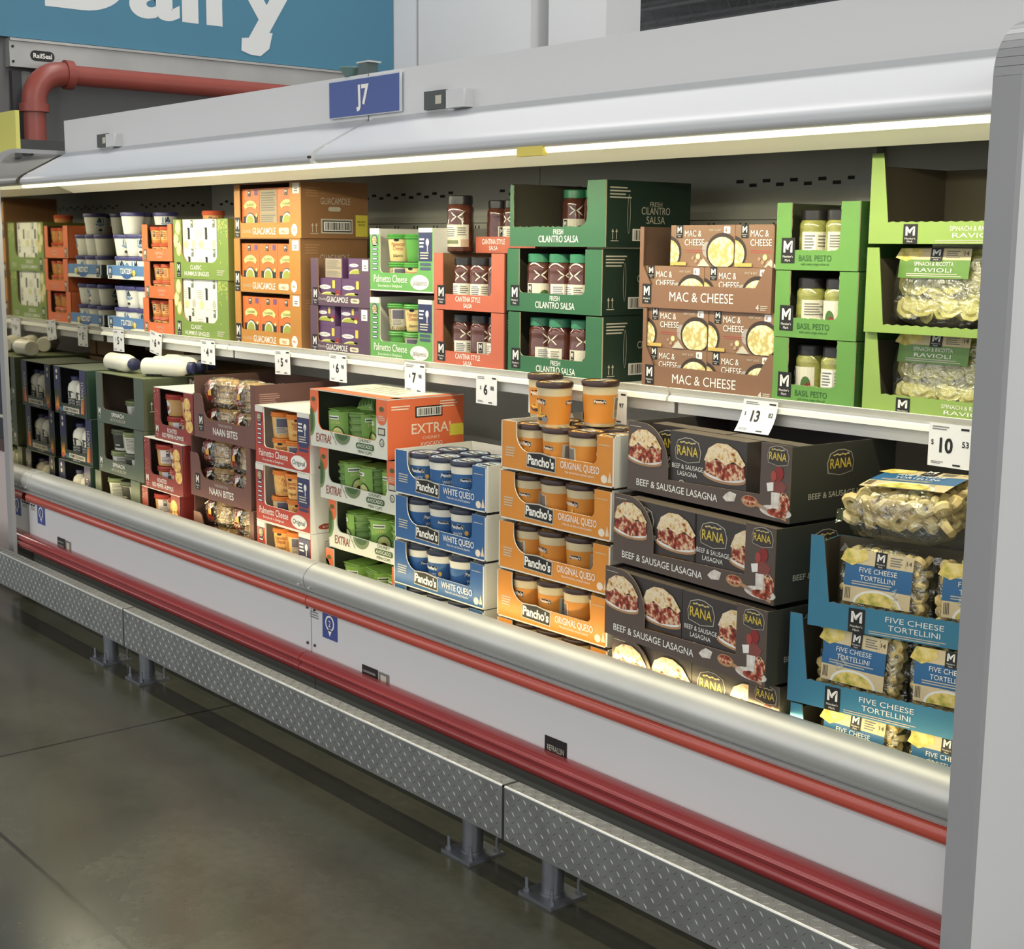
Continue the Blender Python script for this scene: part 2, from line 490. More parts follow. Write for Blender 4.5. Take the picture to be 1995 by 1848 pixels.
# wall with the department sign: plane X = -9
WX = -9.0
GW = mat('grey_wall', (104, 104, 104), 0.8, var=0.04, vscale=2)
b = MB(); b.box(WX-0.15, WX, 1.0, 6.3, 0, 7.6, GW); o = b.build('wall_left'); tag(o, 'grey store wall left of the case behind the red pipe', 'wall', kind='structure')
WP = mat('white_panel', (222, 222, 222), 0.55, var=0.02, vscale=1.0)
b = MB(); b.box(WX, -7.38, 6.3, 6.5, 0, 7.2, WP); b.box(-8.655, -8.640, 6.294, 6.3, 0, 7.2, mat('panel_seam', (160, 160, 158), 0.6))
o = b.build('wall_back'); tag(o, 'white insulated panel wall right of the blue sign', 'wall', kind='structure')
b = MB(); b.box(-7.20, -6.655, 6.3, 6.6, 0, 7.2, WP); o = b.build('wall_right'); tag(o, 'narrow white panel wall right of the dark gap', 'wall', kind='structure')
# department sign
SB = mat('sign_blue', (64, 124, 152), 0.45, var=0.05, vscale=0.7)
t = thing('department_sign', 'large blue sign with white lettering Dairy above the red pipe', 'sign', (WX+0.02, 3.2, 2.86))
b = MB(); b.box(0, 0.03, -1.4, 3.09, 0, 2.6, SB); b.build('sign_board', t)
g = Gfx(lambda u, v, L: (0.03+EPS*2*L, u, v))
g.text('Dairy', 0.430, 0.228, 0.44, mat('sign_letter', (214, 216, 214), 0.5), 1, align='L', bold=0.03, fit=1.80, res=12)
g.poly([(1.815, 0.150), (1.90, 0.160), (1.95, 0.20), (2.06, 0.205), (2.03, 0.095), (1.96, 0.040), (1.88, 0.044), (1.81, 0.066)], mat('sign_letter', (214, 216, 214), 0.5), 3)
g.build('lettering', t)
# door rail with its maker's plate, pipe
ALU = mat('brushed_aluminium', (176, 176, 172), 0.4, 0.45, var=0.10, vscale=3.0)
t = thing('door_rail', 'long aluminium door rail with black maker plate under the blue sign', 'rail', (WX, 3.38, 2.68))
b = MB(); b.box(0.0, 0.08, 0, 2.66, 0.0, 0.155, ALU); b.box(0.0, 0.10, 0, 2.66, 0.155, 0.17, ALU); b.build('rail', t)
g = Gfx(lambda u, v, L: (0.08+EPS*3*L, u, v))
g.rrect(0.13, 0.285, 0.045, 0.108, 0.03, BLACK, 1); g.text('RailSeal', 0.208, 0.063, 0.030, WHITE, 2, fit=0.12, bold=0.02); g.build('maker_plate', t)
b = MB()
for y in (0.02,):
    for z in (0.03, 0.12): b.tube([(0.08, y, z), (0.088, y, z)], 0.008, BLACK, 8)
b.build('bolt', t)
DOORG = mat('door_grey', (92, 92, 92), 0.7)
b = MB(); b.box(WX, WX+0.03, 3.5, 6.1, 0, 2.66, DOORG); b.box(WX, WX+0.05, 3.40, 3.46, 0, 2.66, mat('door_jamb', (58, 58, 60), 0.6))
b.box(WX, WX+0.04, 3.46, 3.52, 0, 2.66, mat('door_edge', (120, 122, 118), 0.6))
o = b.build('door_1'); tag(o, 'dark grey sliding door hung under the aluminium rail', 'door', kind='structure')
PIPE = mat('red_pipe', (150, 66, 54), 0.4, var=0.06, vscale=6)
t = thing('sprinkler_pipe', 'red pipe with elbow running under the door rail', 'pipe', (-8.79, 3.47, 2.2))
b = MB(); b.tube([(0, 0.23, 0.44), (0, 2.7, 0.44)], 0.062, PIPE, 20); b.tube([(0, 0, 0.0), (0, 0, 0.23)], 0.066, PIPE, 20); b.build('pipe', t)
b = MB(); el = [(0, 0.18*(1-math.cos(a))+0.0, 0.26+0.18*math.sin(a)) for a in [PI/2*k/8 for k in range(9)]]
b.tube([(0, 0, 0.22)]+el+[(0, 0.24, 0.44)], 0.075, PIPE, 20); b.tube([(0, 0, 0.20), (0, 0, 0.25)], 0.09, PIPE, 20); b.tube([(0, 0.20, 0.44), (0, 0.25, 0.44)], 0.09, PIPE, 20)
b.build('elbow', t)
b = MB(); b.box(-8.97, -8.35, 3.15, 4.4, 0, 2.2, mat('dark_plinth', (66, 66, 66), 0.7, var=0.06))
o = b.build('machine_housing'); tag(o, 'dark grey housing under the foot of the red pipe', 'housing')

# neighbouring cabinet at the far left with its dark notice, yellow card on top
t = thing('neighbour_cabinet', 'pale cabinet end with dark notice at the far left edge', 'cabinet', (-7.9, 2.46, 0))
b = MB(); b.box(0, 1.44, 0, 0.9, 0.1, 1.98, mat('cabinet_pale', (205, 190, 184), 0.5)); b.build('cabinet_body', t)
g = Gfx(front(0)); NAVY = mat('notice_navy', (44, 46, 58), 0.5)
b = MB(); b.box(0.55, 1.24, -0.012, 0, 0.66, 1.08, NAVY); b.box(0.55, 1.24, -0.014, 0, 0.60, 0.66, mat('notice_brown', (84, 62, 54), 0.6)); b.build('notice_board', t)
g = Gfx(front(-0.012)); g.text('s,', 1.175, 0.885, 0.05, WHITE, 1, align='R'); g.text('rs', 1.19, 0.815, 0.05, WHITE, 1, align='R')
g.rect(1.10, 1.19, 0.765, 0.78, PALE, 1); g.build('lettering', t)
b = MB(); b.box(0, 0.40, 0, 0.02, 0, 0.25, mat('card_yellow', (206, 204, 92), 0.5))
o = b.build('card_sign', None, (-7.28, 2.62, 1.98)); tag(o, 'yellow-green card standing on the cabinet at far left', 'card')

# ------------------------------------------------------------------ refrigerated case
XL, XM, XR = -6.30, -3.865, -1.43
ENAM = mat('white_enamel', (212, 212, 212), 0.38, var=0.012, vscale=1.2)
ENAM2 = mat('canopy_enamel', (196, 198, 201), 0.36, var=0.012, vscale=1.2)
GREYI = mat('liner_grey', (176, 176, 162), 0.55, var=0.05, vscale=1.5)
SILV = mat('bumper_silver', (196, 196, 192), 0.46, 0.5, var=0.04, vscale=5)
RED = mat('bumper_red', (198, 76, 58), 0.22, var=0.05, vscale=4, coat=0.3)
RED2 = mat('bumper_dark_red', (160, 54, 54), 0.26, var=0.08, vscale=4, coat=0.2)
SHELF = mat('shelf_white', (228, 226, 214), 0.45)
DARKG = mat('base_dark', (116, 118, 112), 0.6)
TRIMG = mat('trim_grey', (150, 151, 152), 0.42, var=0.03, vscale=3)
case = thing('refrigerated_case', 'long white open refrigerated case with red bumper rails', 'display case', (0, 0, 0))


def prof(name, poly, x0, x1, mt, label=None, smooth=False):
    b = MB(); n = len(poly)
    b.prism(poly, lambda u, v, x: (x, u, v), x0, x1, mt)
    if smooth:
        for k in range(2, len(b.sm)): b.sm[k] = True
    o = b.build(name, case, sharp=50)
    if label: o['label'] = label
    return o


for i, (a, c) in enumerate(((XL, XM-0.002), (XM+0.002, XR))):
    prof('kick_panel', [(2.38, 0.214), (2.40, 0.214), (2.40, 0.50), (2.38, 0.50)], a, c, ENAM)
    prof('base_plinth', [(2.392, 0.02), (2.46, 0.02), (2.46, 0.2135), (2.392, 0.2135)], a, c, DARKG)
    lip = [(2.380, 0.484), (2.366, 0.488), (2.354, 0.506), (2.350, 0.527), (2.354, 0.541), (2.366, 0.557), (2.384, 0.569), (2.406, 0.575), (2.428, 0.571), (2.436, 0.566), (2.440, 0.52), (2.440, 0.470)]
    prof('front_lip', lip, a+(0.07 if i == 0 else 0), c, SILV, smooth=True)
    if i == 0:
        prof('lip_end_cap', [(u-(0.003 if u < 2.43 else -0.001), v+0.003) for u, v in lip], a, a+0.07, SILV, smooth=True)
    prof('canopy', [(2.62, 2.003), (2.435, 1.905), (2.415, 1.893), (2.401, 1.880), (2.396, 1.868), (2.400, 1.858), (2.412, 1.852), (2.428, 1.853), (2.44, 1.86), (2.64, 1.99)], a+0.025, c-0.001, ENAM2, smooth=True)
    prof('fascia', [(2.62, 1.985), (2.645, 1.985), (2.645, 2.1435), (2.62, 2.1435)], a, c, ENAM)
    prof('soffit', [(2.445, 1.895), (2.573, 1.857), (2.652, 1.826), (2.662, 1.828), (2.60, 1.95), (2.45, 1.91)], a, c, SHELF)
    prof('case_deck', [(2.44, 0.385), (3.35, 0.385), (3.35, 0.405), (2.44, 0.405)], a, c, GREYI)
    prof('lip_liner', [(2.445, 0.405), (2.452, 0.405), (2.450, 0.55), (2.444, 0.56)], a, c, SHELF)
    prof('back_panel', [(3.35, 1.21), (3.39, 1.21), (3.39, 2.0), (3.35, 2.0)], a, c, GREYI)
    prof('back_panel', [(3.35, 0.38), (3.39, 0.38), (3.39, 1.209), (3.35, 1.209)], a, c, SHELF)
    prof('inner_ceiling', [(2.60, 1.95), (3.36, 1.95), (3.36, 1.98), (2.60, 1.98)], a, c, GREYI)
    prof('bumper_rail', [(2.380+0.0235*math.cos(t_), 0.452+0.0235*math.sin(t_)) if math.cos(t_) < 0 else (2.380, 0.452+0.0235*math.sin(t_)) for t_ in [2*PI*k/20+0.01 for k in range(20)]], a+(0.02 if i == 0 else 0), c, RED, 'thin red half-round bumper rail', True)
    prof('rail_channel', [(2.356, 0.4765), (2.380, 0.4765), (2.380, 0.4835), (2.352, 0.4835)], a, c, mat('channel_bright', (225, 225, 225), 0.25, 0.6))
    big = [(2.380, 0.279), (2.362, 0.284), (2.345, 0.281), (2.333, 0.274), (2.328, 0.264), (2.332, 0.255), (2.339, 0.250), (2.332, 0.246), (2.326, 0.238), (2.328, 0.227), (2.336, 0.218), (2.349, 0.214), (2.380, 0.216)]
    prof('bumper_rail', big, a, c, RED2, 'broad ribbed dark red bumper rail', True)
# upper door of the case: seams, screws
b = MB(); SEAM = mat('seam_dark', (70, 70, 70), 0.7)
b.box(XM-0.0015, XM+0.0015, 2.379, 2.39, 0.28, 0.45, mat('seam_grey', (150, 150, 150), 0.7))
for z in (0.305, 0.425):
    for dx in (-0.022, 0.022): b.tube([(XM+dx, 2.3795, z), (XM+dx, 2.375, z)], 0.005, SEAM, 8)
for x in (XL+0.012, XL+0.04, XL+0.068):
    b.tube([(x, 2.3795, 0.42), (x, 2.3745, 0.42)], 0.004, SEAM, 8)
for x in (XM-0.03, XM+0.035, XL+0.05):
    b.tube([(x, 2.352, 0.505), (x, 2.346, 0.505)], 0.004, mat('screw_bright', (225, 225, 222), 0.3, 0.8), 8)
b.box(XM-0.002, XM+0.002, 2.6195, 2.622, 1.99, 2.143, SEAM)
b.tube([(XM, 2.40, 1.873), (XM, 2.390, 1.872)], 0.0045, BLACK, 8)
b.build('seam_screws', case)
LED = mat('led_diffuser', (250, 247, 205), 0.4, emit=1.35)
prof('led_strip', [(2.412, 1.852), (2.418, 1.840), (2.436, 1.8395), (2.440, 1.852)], XL, XR, LED, 'glowing pale yellow lamp strip')
# back wall slots
b = MB(); SLOT = mat('slot_dark', (36, 38, 32), 0.8)
x = XL+0.08; k = 0
while x < XR-0.05:
    if (k % 22) not in (14, 15, 16, 17, 18):
        zz = 1.787+(0.012 if k % 2 else 0)
        b.box(x, x+0.028, 3.3485, 3.36, zz, zz+0.010, SLOT)
    x += 0.052; k += 1
x = XL+0.1
while x < XR-0.05:
    for dx in (0, 0.022): b.box(x+dx, x+dx+0.005, 3.3485, 3.36, 1.635, 1.68, SLOT)
    x += 0.131
b.build('perforation_pattern', case)
prof('back_ledge', [(3.335, 1.690), (3.35, 1.690), (3.35, 1.715), (3.343, 1.715)], XL, XR, GREYI)
# shelf in four lengths
sx = [XL, -5.085, XM, -2.642, XR]
for i in range(4):
    a, c = sx[i]+0.004, sx[i+1]-0.004
    rail = [(2.757, 1.236), (2.760, 1.229), (2.768, 1.222), (2.768, 1.216), (2.760, 1.212), (2.757, 1.200), (2.770, 1.199), (2.774, 1.205), (2.772, 1.230), (2.764, 1.237)]
    b = MB(); b.prism([(2.772, 1.218), (3.32, 1.218), (3.32, 1.2245), (2.772, 1.2245)], lambda u, v, x: (x, u, v), a, c, SHELF); o = b.build('shelf', case, (0, 0, 0.0032), (0, -0.0038, 0))
    b = MB(); b.prism(rail, lambda u, v, x: (x, u, v), a, c, SHELF); b.build('price_rail', o)
    b = MB(); b.box(a+0.02, c+0.014 if i < 3 else c, 2.778, 2.782, 1.167, 1.204, SHELF); b.build('shelf_skirt', o)
    b = MB()
    for xx in (a+0.01, c-0.02): b.prism([(2.80, 1.195), (3.34, 1.09), (3.34, 1.217), (2.80, 1.217)], lambda u, v, x: (x, u, v), xx, xx+0.006, SHELF)
    b.build('shelf_bracket', o)
b = MB(); b.box(-2.475+0.0, -2.405, 3.31, 3.345, 1.24, 1.95, mat('upright_light', (168, 170, 160), 0.5)); b.build('shelf_upright', case)
# end panels: tall boards with a rounded top front corner, mirror-like inner face


def endpanel(x0, x1, inner, outer):
    y0, y1, z0, z1, r = 2.305, 3.45, 0.03, 2.005, 0.10
    base = [(y1, z0), (y1, z1)] + [(y0+r+r*math.cos(a), z1-r+r*math.sin(a)) for a in [PI/2+PI/2*k/8 for k in range(9)]] + [(y0, z0)]
    b = MB(); b.prism(base, lambda u, v, x: (x, u, v), x0, x1, inner, outer, TRIMG); o = b.build('end_panel', case)
    t = [(y1, z1)] + [(y0+r+r*math.cos(a), z1-r+r*math.sin(a)) for a in [PI/2+PI/2*k/10 for k in range(11)]] + [(y0, z0)]
    b = MB(); e = 0.006
    ins = [(u, v) for u, v in t]
    for k in range(len(t)-1):
        (ua, va), (ub, vb) = t[k], t[k+1]
        d = Vector((ub-ua, vb-va)).normalized(); nx, nz = -d.y, d.x
        q = [(ua+nx*e*-1, va+nz*e*-1), (ub+nx*e*-1, vb+nz*e*-1), (ub+nx*0.012, vb+nz*0.012), (ua+nx*0.012, va+nz*0.012)]
        b.prism(q, lambda u, v, x: (x, u, v), x0-0.002, x1+0.002, TRIMG)
    b.build('edge_trim', o)
    return o


MIRR = bpy.data.materials.new('end_gloss'); MIRR.use_nodes = True
_b = MIRR.node_tree.nodes['Principled BSDF']; _b.inputs['Base Color'].default_value = (0.36, 0.35, 0.32, 1); _b.inputs['Metallic'].default_value = 1.0; _b.inputs['Roughness'].default_value = 0.035
o = endpanel(XL-0.05, XL, ENAM, MIRR); o['label'] = 'left end board with dim mirror-like inner face'
o = endpanel(XR, XR+0.052, MIRR, ENAM); o['label'] = 'right end board, white outside with grey edge'
# case markings and little boxes on the fascia
SIGNB = mat('marker_blue', (58, 74, 150), 0.45)
for x, n in ((-6.155, '1'), (-3.752, '2')):
    g = Gfx(front(2.3795)); g.poly([(x-0.044, 0.345), (x+0.044, 0.345), (x+0.044, 0.43), (x-0.044, 0.43)], SIGNB, 1)
    g.ring(x, 0.398, 0.026, 0.026, 0.006, WHITE, 2); g.poly([(x-0.013, 0.377), (x+0.013, 0.377), (x, 0.354)], WHITE, 2)
    g.text(n, x, 0.387, 0.022, WHITE, 3); g.lines(x-0.12, x-0.06, 0.395, 0.42, 3, GREYINK, 1)
    o = g.build('number_marker', case); o['label'] = 'blue square marker with number %s in a white pin' % n
for x, z, two in ((-5.93, 0.287, 1), (-3.52, 0.276, 1), (-2.65, 0.288, 0)):
    g = Gfx(front(2.3795)); g.rect(x-0.048, x+0.04, z-0.035, z+0.032, BLACK, 1)
    if two:
        g.lines(x-0.04, x+0.034, z-0.028, z+0.022, 3, GREYINK, 2); g.rect(x+0.044, x+0.10, z-0.02, z+0.03, GREYINK, 1); g.rect(x+0.055, x+0.085, z-0.012, z+0.022, PALE, 2)
    else: g.text('REFRALLIN', x-0.004, z-0.006, 0.017, PALE, 2, fit=0.066)
    o = g.build('sticker', case); o['label'] = 'black sticker above the broad red bumper rail'
GRB = mat('switch_box', (205, 205, 205), 0.45)
for x in (-5.86, -3.485):
    b = MB(); b.box(x-0.065, x+0.04, 2.608, 2.62, 2.008, 2.062, mat('latch_dark', (70, 76, 74), 0.5)); b.box(x-0.005, x+0.024, 2.606, 2.608, 2.022, 2.047, PALE)
    b.build('latch', case); b = MB(); b.box(x+0.075, x+0.16, 2.585, 2.62, 2.003, 2.055, GRB); b.build('switch_box', case)
b = MB(); b.box(-2.867, -2.766, 2.404, 2.42, 1.832, 1.856, mat('tag_yellow', (238, 214, 84), 0.5)); o = b.build('lamp_tag', case); o['label'] = 'small yellow tag clipped on the lamp strip'
for x in (-2.66, -5.2):
    b = MB(); b.tube([(x, 2.56, 1.862), (x-0.02, 2.53, 1.848)], 0.004, SILV, 8); b.build('soffit_screw', case)
# aisle sign and the little spotlights on the case top
t = thing('aisle_sign', 'blue aisle sign J7 on the top edge of the case', 'sign', (-4.075, 2.612, 2.016))
b = MB(); b.box(-0.006, 0.402, -0.004, 0.004, -0.003, 0.117, mat('sign_edge', (205, 210, 215), 0.5)); b.box(0, 0.396, -0.006, -0.004, 0.0, 0.113, mat('aisle_blue', (62, 86, 160), 0.45)); b.build('sign_board', t)
g = Gfx(front(-0.006)); g.text('J7', 0.198, 0.034, 0.062, WHITE, 1, fit=0.074, bold=0.03, shear=-0.05); g.build('lettering', t)
t = thing('spotlight', 'small dark lamp fitting on the case top behind sign J7', 'lamp fitting', (-3.985, 2.633, 2.1437))
b = MB(); b.lathe([(0.0, 0), (0.022, 0), (0.040, 0.026), (0.038, 0.030), (0.0, 0.030)], mat('fitting_green', (96, 128, 122), 0.4), 16); b.build('lamp_bowl', t)
b = MB(); b.box(0.060, 0.112, -0.012, 0.03, 0.0, 0.036, mat('fitting_dark', (70, 88, 88), 0.4)); b.box(0.054, 0.124, -0.015, 0.034, 0.0362, 0.041, SILV); b.build('ballast_box', t)

# ------------------------------------------------------------------ diamond plate guards on the floor
PLATE = mat('diamond_plate', (150, 152, 150), 0.42, 0.75, var=0.12, vscale=14)
LUG = mat('plate_lug', (152, 154, 152), 0.44, 0.7)
EDGE = mat('worn_edge_highlight', (226, 226, 222), 0.3, 0.7)  # worn top edge, its bright highlight painted into the colour
GALV = mat('galvanised_leg', (126, 130, 136), 0.42, 0.75, var=0.12, vscale=20)


def guard(name, x0, x1, legs, label):
    t = thing(name, label, 'guard rail', ((x0+x1)/2, 2.21, 0), group='diamond plate guard rails'); w = (x1-x0)/2
    yf, yb, z0, z1, r = -0.030, 0.024, 0.102, 0.247, 0.006
    pr = [(yf, z0), (yf, z1-r)] + [(yf+r-r*math.cos(a), z1-r+r*math.sin(a)) for a in [PI/2*k/4 for k in range(5)]] + [(yb-r, z1), (yb, z1-r), (yb, z0)]
    b = MB(); b.prism(pr, lambda u, v, x: (x, u, v), -w, w, PLATE)
    k = 0; st = 0.0225

    def lug(cx, cy, ang, fr):
        a = Vector((math.cos(ang), math.sin(ang))); n = Vector((-a.y, a.x)); L_, W_ = 0.0085, 0.0024
        e = [Vector((cx, cy))+a*L_, Vector((cx, cy))+n*W_, Vector((cx, cy))-a*L_, Vector((cx, cy))-n*W_]
        v = [fr(q.x, q.y, 0) for q in e]+[fr(cx+a.x*L_*0.5, cy+a.y*L_*0.5, 0.0016), fr(cx-a.x*L_*0.5, cy-a.y*L_*0.5, 0.0016)]
        b.add(v, [(0, 1, 5, 4), (2, 5, 1), (2, 3, 5), (0, 4, 3), (3, 4, 5)], LUG)
    nx = int(2*w/st)
    for i in range(nx):
        for j in range(6):
            lug(-w+0.012+i*st, z0+0.014+j*st, PI/4 if (i+j) % 2 else -PI/4, lambda u, v, h: (u, yf-h, v))
        for j in range(2):
            lug(-w+0.012+i*st, yf+0.014+j*st, PI/4 if (i+j) % 2 else -PI/4, lambda u, v, h: (u, v, z1+h))
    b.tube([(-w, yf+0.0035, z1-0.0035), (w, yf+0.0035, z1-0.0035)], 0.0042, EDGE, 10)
    b.build('guard_beam', t)
    for lx in legs:
        x = lx-(x0+x1)/2
        b = MB(); b.tube([(x, 0, 0.008), (x, 0, 0.104)], 0.028, GALV, 20); o = b.build('leg', t)
        b = MB(); b.box(x-0.062, x+0.062, -0.06, 0.06, 0.0, 0.009, GALV); b.tube([(x, 0, 0.008), (x, 0, 0.014)], 0.033, GALV, 20); b.build('base_plate', o)
        for dx, dy in ((-0.047, -0.045), (0.047, -0.045), (-0.047, 0.045), (0.047, 0.045)):
            b = MB(); b.tube([(x+dx, dy, 0.008), (x+dx, dy, 0.047)], 0.0045, GALV, 8); b.tube([(x+dx, dy, 0.009), (x+dx, dy, 0.018)], 0.0085, GALV, 6); b.build('anchor_bolt', o)
    return t


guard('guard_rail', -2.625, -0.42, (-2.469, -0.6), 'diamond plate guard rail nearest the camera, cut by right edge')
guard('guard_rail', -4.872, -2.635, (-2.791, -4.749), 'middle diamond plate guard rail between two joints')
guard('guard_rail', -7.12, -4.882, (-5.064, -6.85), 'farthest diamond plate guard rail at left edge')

# ================================================================== STOCK: prototypes
def tubcup(name, cat, rb, rt, h, body, lid, lidh=0.012, rim=0.003, sleeve=None, smt=None, top=None, ridges=0):
    """tapered tub: body, lid with rolled rim, printed sleeve; returns root and radius function"""
    root = thing(name, None, cat); hb = h-lidh
    rf = lambda z: rb+(rt-rb)*max(0, min(1, z/hb))
    b = MB(); b.lathe([(0, 0.004), (rb-0.004, 0.004), (rb-0.002, 0), (rb, 0.003)]+[(rf(hb*k/4), hb*k/4) for k in (1, 2, 3)]+[(rt, hb)], body, 24); b.build('tub', root)
    b = MB(); R_ = rt+rim
    pr = [(rt, hb-0.006), (R_, hb-0.005), (R_+0.001, hb+lidh*0.5), (R_-0.001, h-0.001), (R_-0.004, h), (R_-0.007, h-0.003), (0, h-0.003)]
    if ridges: pr = [(rt, hb-0.006), (R_, hb-0.006), (R_+.0015, hb-.002), (R_-.001, hb+.001), (R_+.001, hb+lidh*.5), (R_-.001, h-.002), (R_-.004, h), (R_-.008, h-.003), (0, h-.003)]
    b.lathe(pr, lid, 24); lo = b.build('lid', root)
    if top:
        g = Gfx(lambda u, v, L: (u, v, h-0.003+EPS*L)); top(g, R_-0.008); o = g.build('lid_print', lo)
    if sleeve:
        z0, z1 = sleeve
        b = MB(); b.lathe([(rf(z0)+0.0006, z0), (rf((z0+z1)/2)+0.0006, (z0+z1)/2), (rf(z1)+0.0006, z1)], smt, 24); b.build('sleeve', root)
    return root, rf


def panchos(g, u, v, w, h, L=1, rot=-0.08):
    c, s = math.cos(rot), math.sin(rot)
    R2 = lambda a, b: (u+a*c-b*s, v+a*s+b*c)
    g.poly([R2(-w/2, -h/2), R2(w/2, -h/2), R2(w/2, h*0.42), R2(0, h*0.56), R2(-w/2, h*0.42)], PALE, L)
    e = h*0.07
    g.poly([R2(-w/2+e, -h/2+e), R2(w/2-e, -h/2+e), R2(w/2-e, h*0.36), R2(0, h*0.48), R2(-w/2+e, h*0.36)], BLACK, L+1)
    p = R2(0, -h*0.25); g.text("Pancho's", p[0], p[1], h*0.56, WHITE, L+2, fit=w*0.90, bold=0.035, rot=rot)


OR_S = mat('queso_orange', (226, 140, 42), 0.42, var=0.03, vscale=20)
BL_S = mat('queso_blue', (44, 98, 160), 0.42, var=0.03, vscale=20)
CREAM = mat('tub_cream', (216, 196, 150), 0.4)
CREAMW = mat('tub_white', (232, 228, 210), 0.4)
LIDB = mat('lid_brown', (58, 34, 28), 0.35)
LIDN = mat('lid_navy', (36, 42, 66), 0.35)
STEEL = mat('printed_bowl', (70, 56, 48), 0.5)
CHEESE = food('printed_queso', [(0.3, (226, 150, 50)), (0.6, (240, 190, 90)), (0.8, (200, 110, 40))], 60)


def queso_tub(smt, lid, body, discm, facing, blue=False, back=False):
    def top(g, r):
        g.disc(0, 0, r, r, discm, 1, 28); g.ring(0, 0, r*0.78, r*0.78, 0.002, BLACK, 2)
        g.text("Pancho's", 0, -r*0.16, r*0.42, WHITE if not blue else WHITE, 3, fit=r*1.25, bold=0.03); g.rect(-r*0.62, r*0.62, -r*0.36, -r*0.27, BLACK, 2)
        g.disc(0, r*0.5, r*0.2, r*0.12, WHITE, 2); g.rect(-r*0.7, r*0.7, -r*0.22, r*0.34, BLACK, 2)
    root, rf = tubcup('queso_tub', 'tub', 0.043, 0.0495, 0.126, body, lid, 0.010, 0.0025, (0.010, 0.088), smt, top)
    g = Gfx(cyl(rf, math.radians(facing)), du=0.012)
    panchos(g, 0, 0.072, 0.046, 0.018, 2, -0.05)
    if blue:
        g.text('WHITE', 0, 0.046, 0.010, WHITE, 2, fit=0.034); g.text('QUESO', 0, 0.033, 0.010, WHITE, 2, fit=0.034)
        g.disc(0.03, 0.055, 0.006, 0.008, CHEESE, 2, 10)
    else:
        g.disc(0.0, 0.030, 0.026, 0.011, STEEL, 2, 18); g.disc(0.0, 0.036, 0.022, 0.008, CHEESE, 3, 18)
        g.poly([(-0.004, 0.036), (0.004, 0.036), (0.010, 0.060), (0.002, 0.058)], CHEESE, 4)
        g.disc(0.018, 0.024, 0.009, 0.010, mat('print_grey', (140, 138, 140), 0.5), 4, 10)
    g.build('main_label', root)
    g = Gfx(cyl(rf, math.radians(facing+120)), du=0.012); panchos(g, 0, 0.070, 0.034, 0.012, 2, -0.04); g.build('side_label', root)
    g = Gfx(cyl(rf, math.radians(facing+205)), du=0.012); g.rect(-0.028, 0.028, 0.022, 0.082, PALE, 1); g.rect(-0.02, 0.02, 0.045, 0.078, GREYINK, 2); g.lines(-0.022, 0.022, 0.026, 0.043, 4, GREYINK, 2); g.build('facts_label', root)
    return root


Q_OR = [queso_tub(OR_S, LIDB, CREAM, mat('disc_orange', (232, 176, 92), 0.4), a) for a in (-92, 160, 40)]
Q_BL = [queso_tub(BL_S, LIDN, CREAMW, mat('disc_blue', (176, 196, 222), 0.35), a, True) for a in (-75, -20, 200)]


def queso_tray(cf, word, sub, cback):
    w, d, h = 0.452, 0.31, 0.139
    ol = notch(w, h-0.004, 0.062, 0.066, 0.056, 0.052, 0.018, hl=h-0.002, hr=h-0.006)
    root = carton('queso_tray', 'display tray', w, d, h-0.002, ol, cf, CARDW, CARDW, edge=CARDW, t=0.003)
    g = Gfx(front()); E_ = CARDW
    g.rect(0, w, 0, 0.004, E_); g.rect(0, 0.004, 0, h-0.004, E_); g.rect(w-0.006, w, 0, h-0.008, E_)
    panchos(g, 0.168, 0.036, 0.120, 0.046, 1, -0.03)
    g.disc(0.415, 0.020, 0.012, 0.011, mat('print_onion', (236, 222, 200), 0.5), 1, 14)
    g.poly([(0.428, 0.012), (0.444, 0.014), (0.436, 0.042)], mat('print_pepper', (232, 206, 170), 0.5), 1)
    g.lines(0.020, 0.070, 0.036, 0.066, 4, PALE, 1); g.rect(w-0.058, w-0.016, h-0.030, h-0.028, PALE)
    g.build('front_print', root)
    g = Gfx(front())
    g.text(word, 0.322, 0.030, 0.020, WHITE, 2, fit=0.150, bold=0.008); g.text(sub, 0.322, 0.018, 0.007, WHITE, 2, fit=0.112)
    g.build('lettering', root)
    g = Gfx(right(w)); g.rect(0.05, 0.105, 0.030, 0.062, YELLOW, 1); g.text('DO NOT', 0.078, 0.050, 0.006, BLACK, 2); g.text('FREEZE', 0.078, 0.038, 0.006, BLACK, 2); g.build('yellow_sticker', root)
    return root


T_OR = queso_tray(OR_S, 'ORIGINAL QUESO', 'Made with real cheese, tomatoes & jalapeños', CARDW)
T_BL = queso_tray(BL_S, 'WHITE QUESO', 'Made with real cheese & jalapeños', CARDW)

# ---- lasagna sleeves and their trays
LD = mat('lasagna_brown', (92, 77, 69), 0.42, var=0.03, vscale=12)
LD2 = mat('lasagna_black', (64, 57, 54), 0.45, var=0.03, vscale=12)
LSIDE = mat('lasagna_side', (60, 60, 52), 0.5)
GRAT = food('printed_gratin', [(0.32, (150, 80, 48)), (0.40, (226, 190, 130)), (0.54, (240, 226, 192)), (0.68, (200, 140, 84))], 55, 5)
MEAT = food('printed_meat', [(0.35, (90, 34, 22)), (0.5, (168, 66, 44)), (0.62, (232, 208, 168)), (0.7, (110, 48, 30))], 70, 5)
PLATEP = mat('printed_plate', (190, 140, 92), 0.5)
GOLD = mat('gold_ink', (226, 196, 66), 0.4)


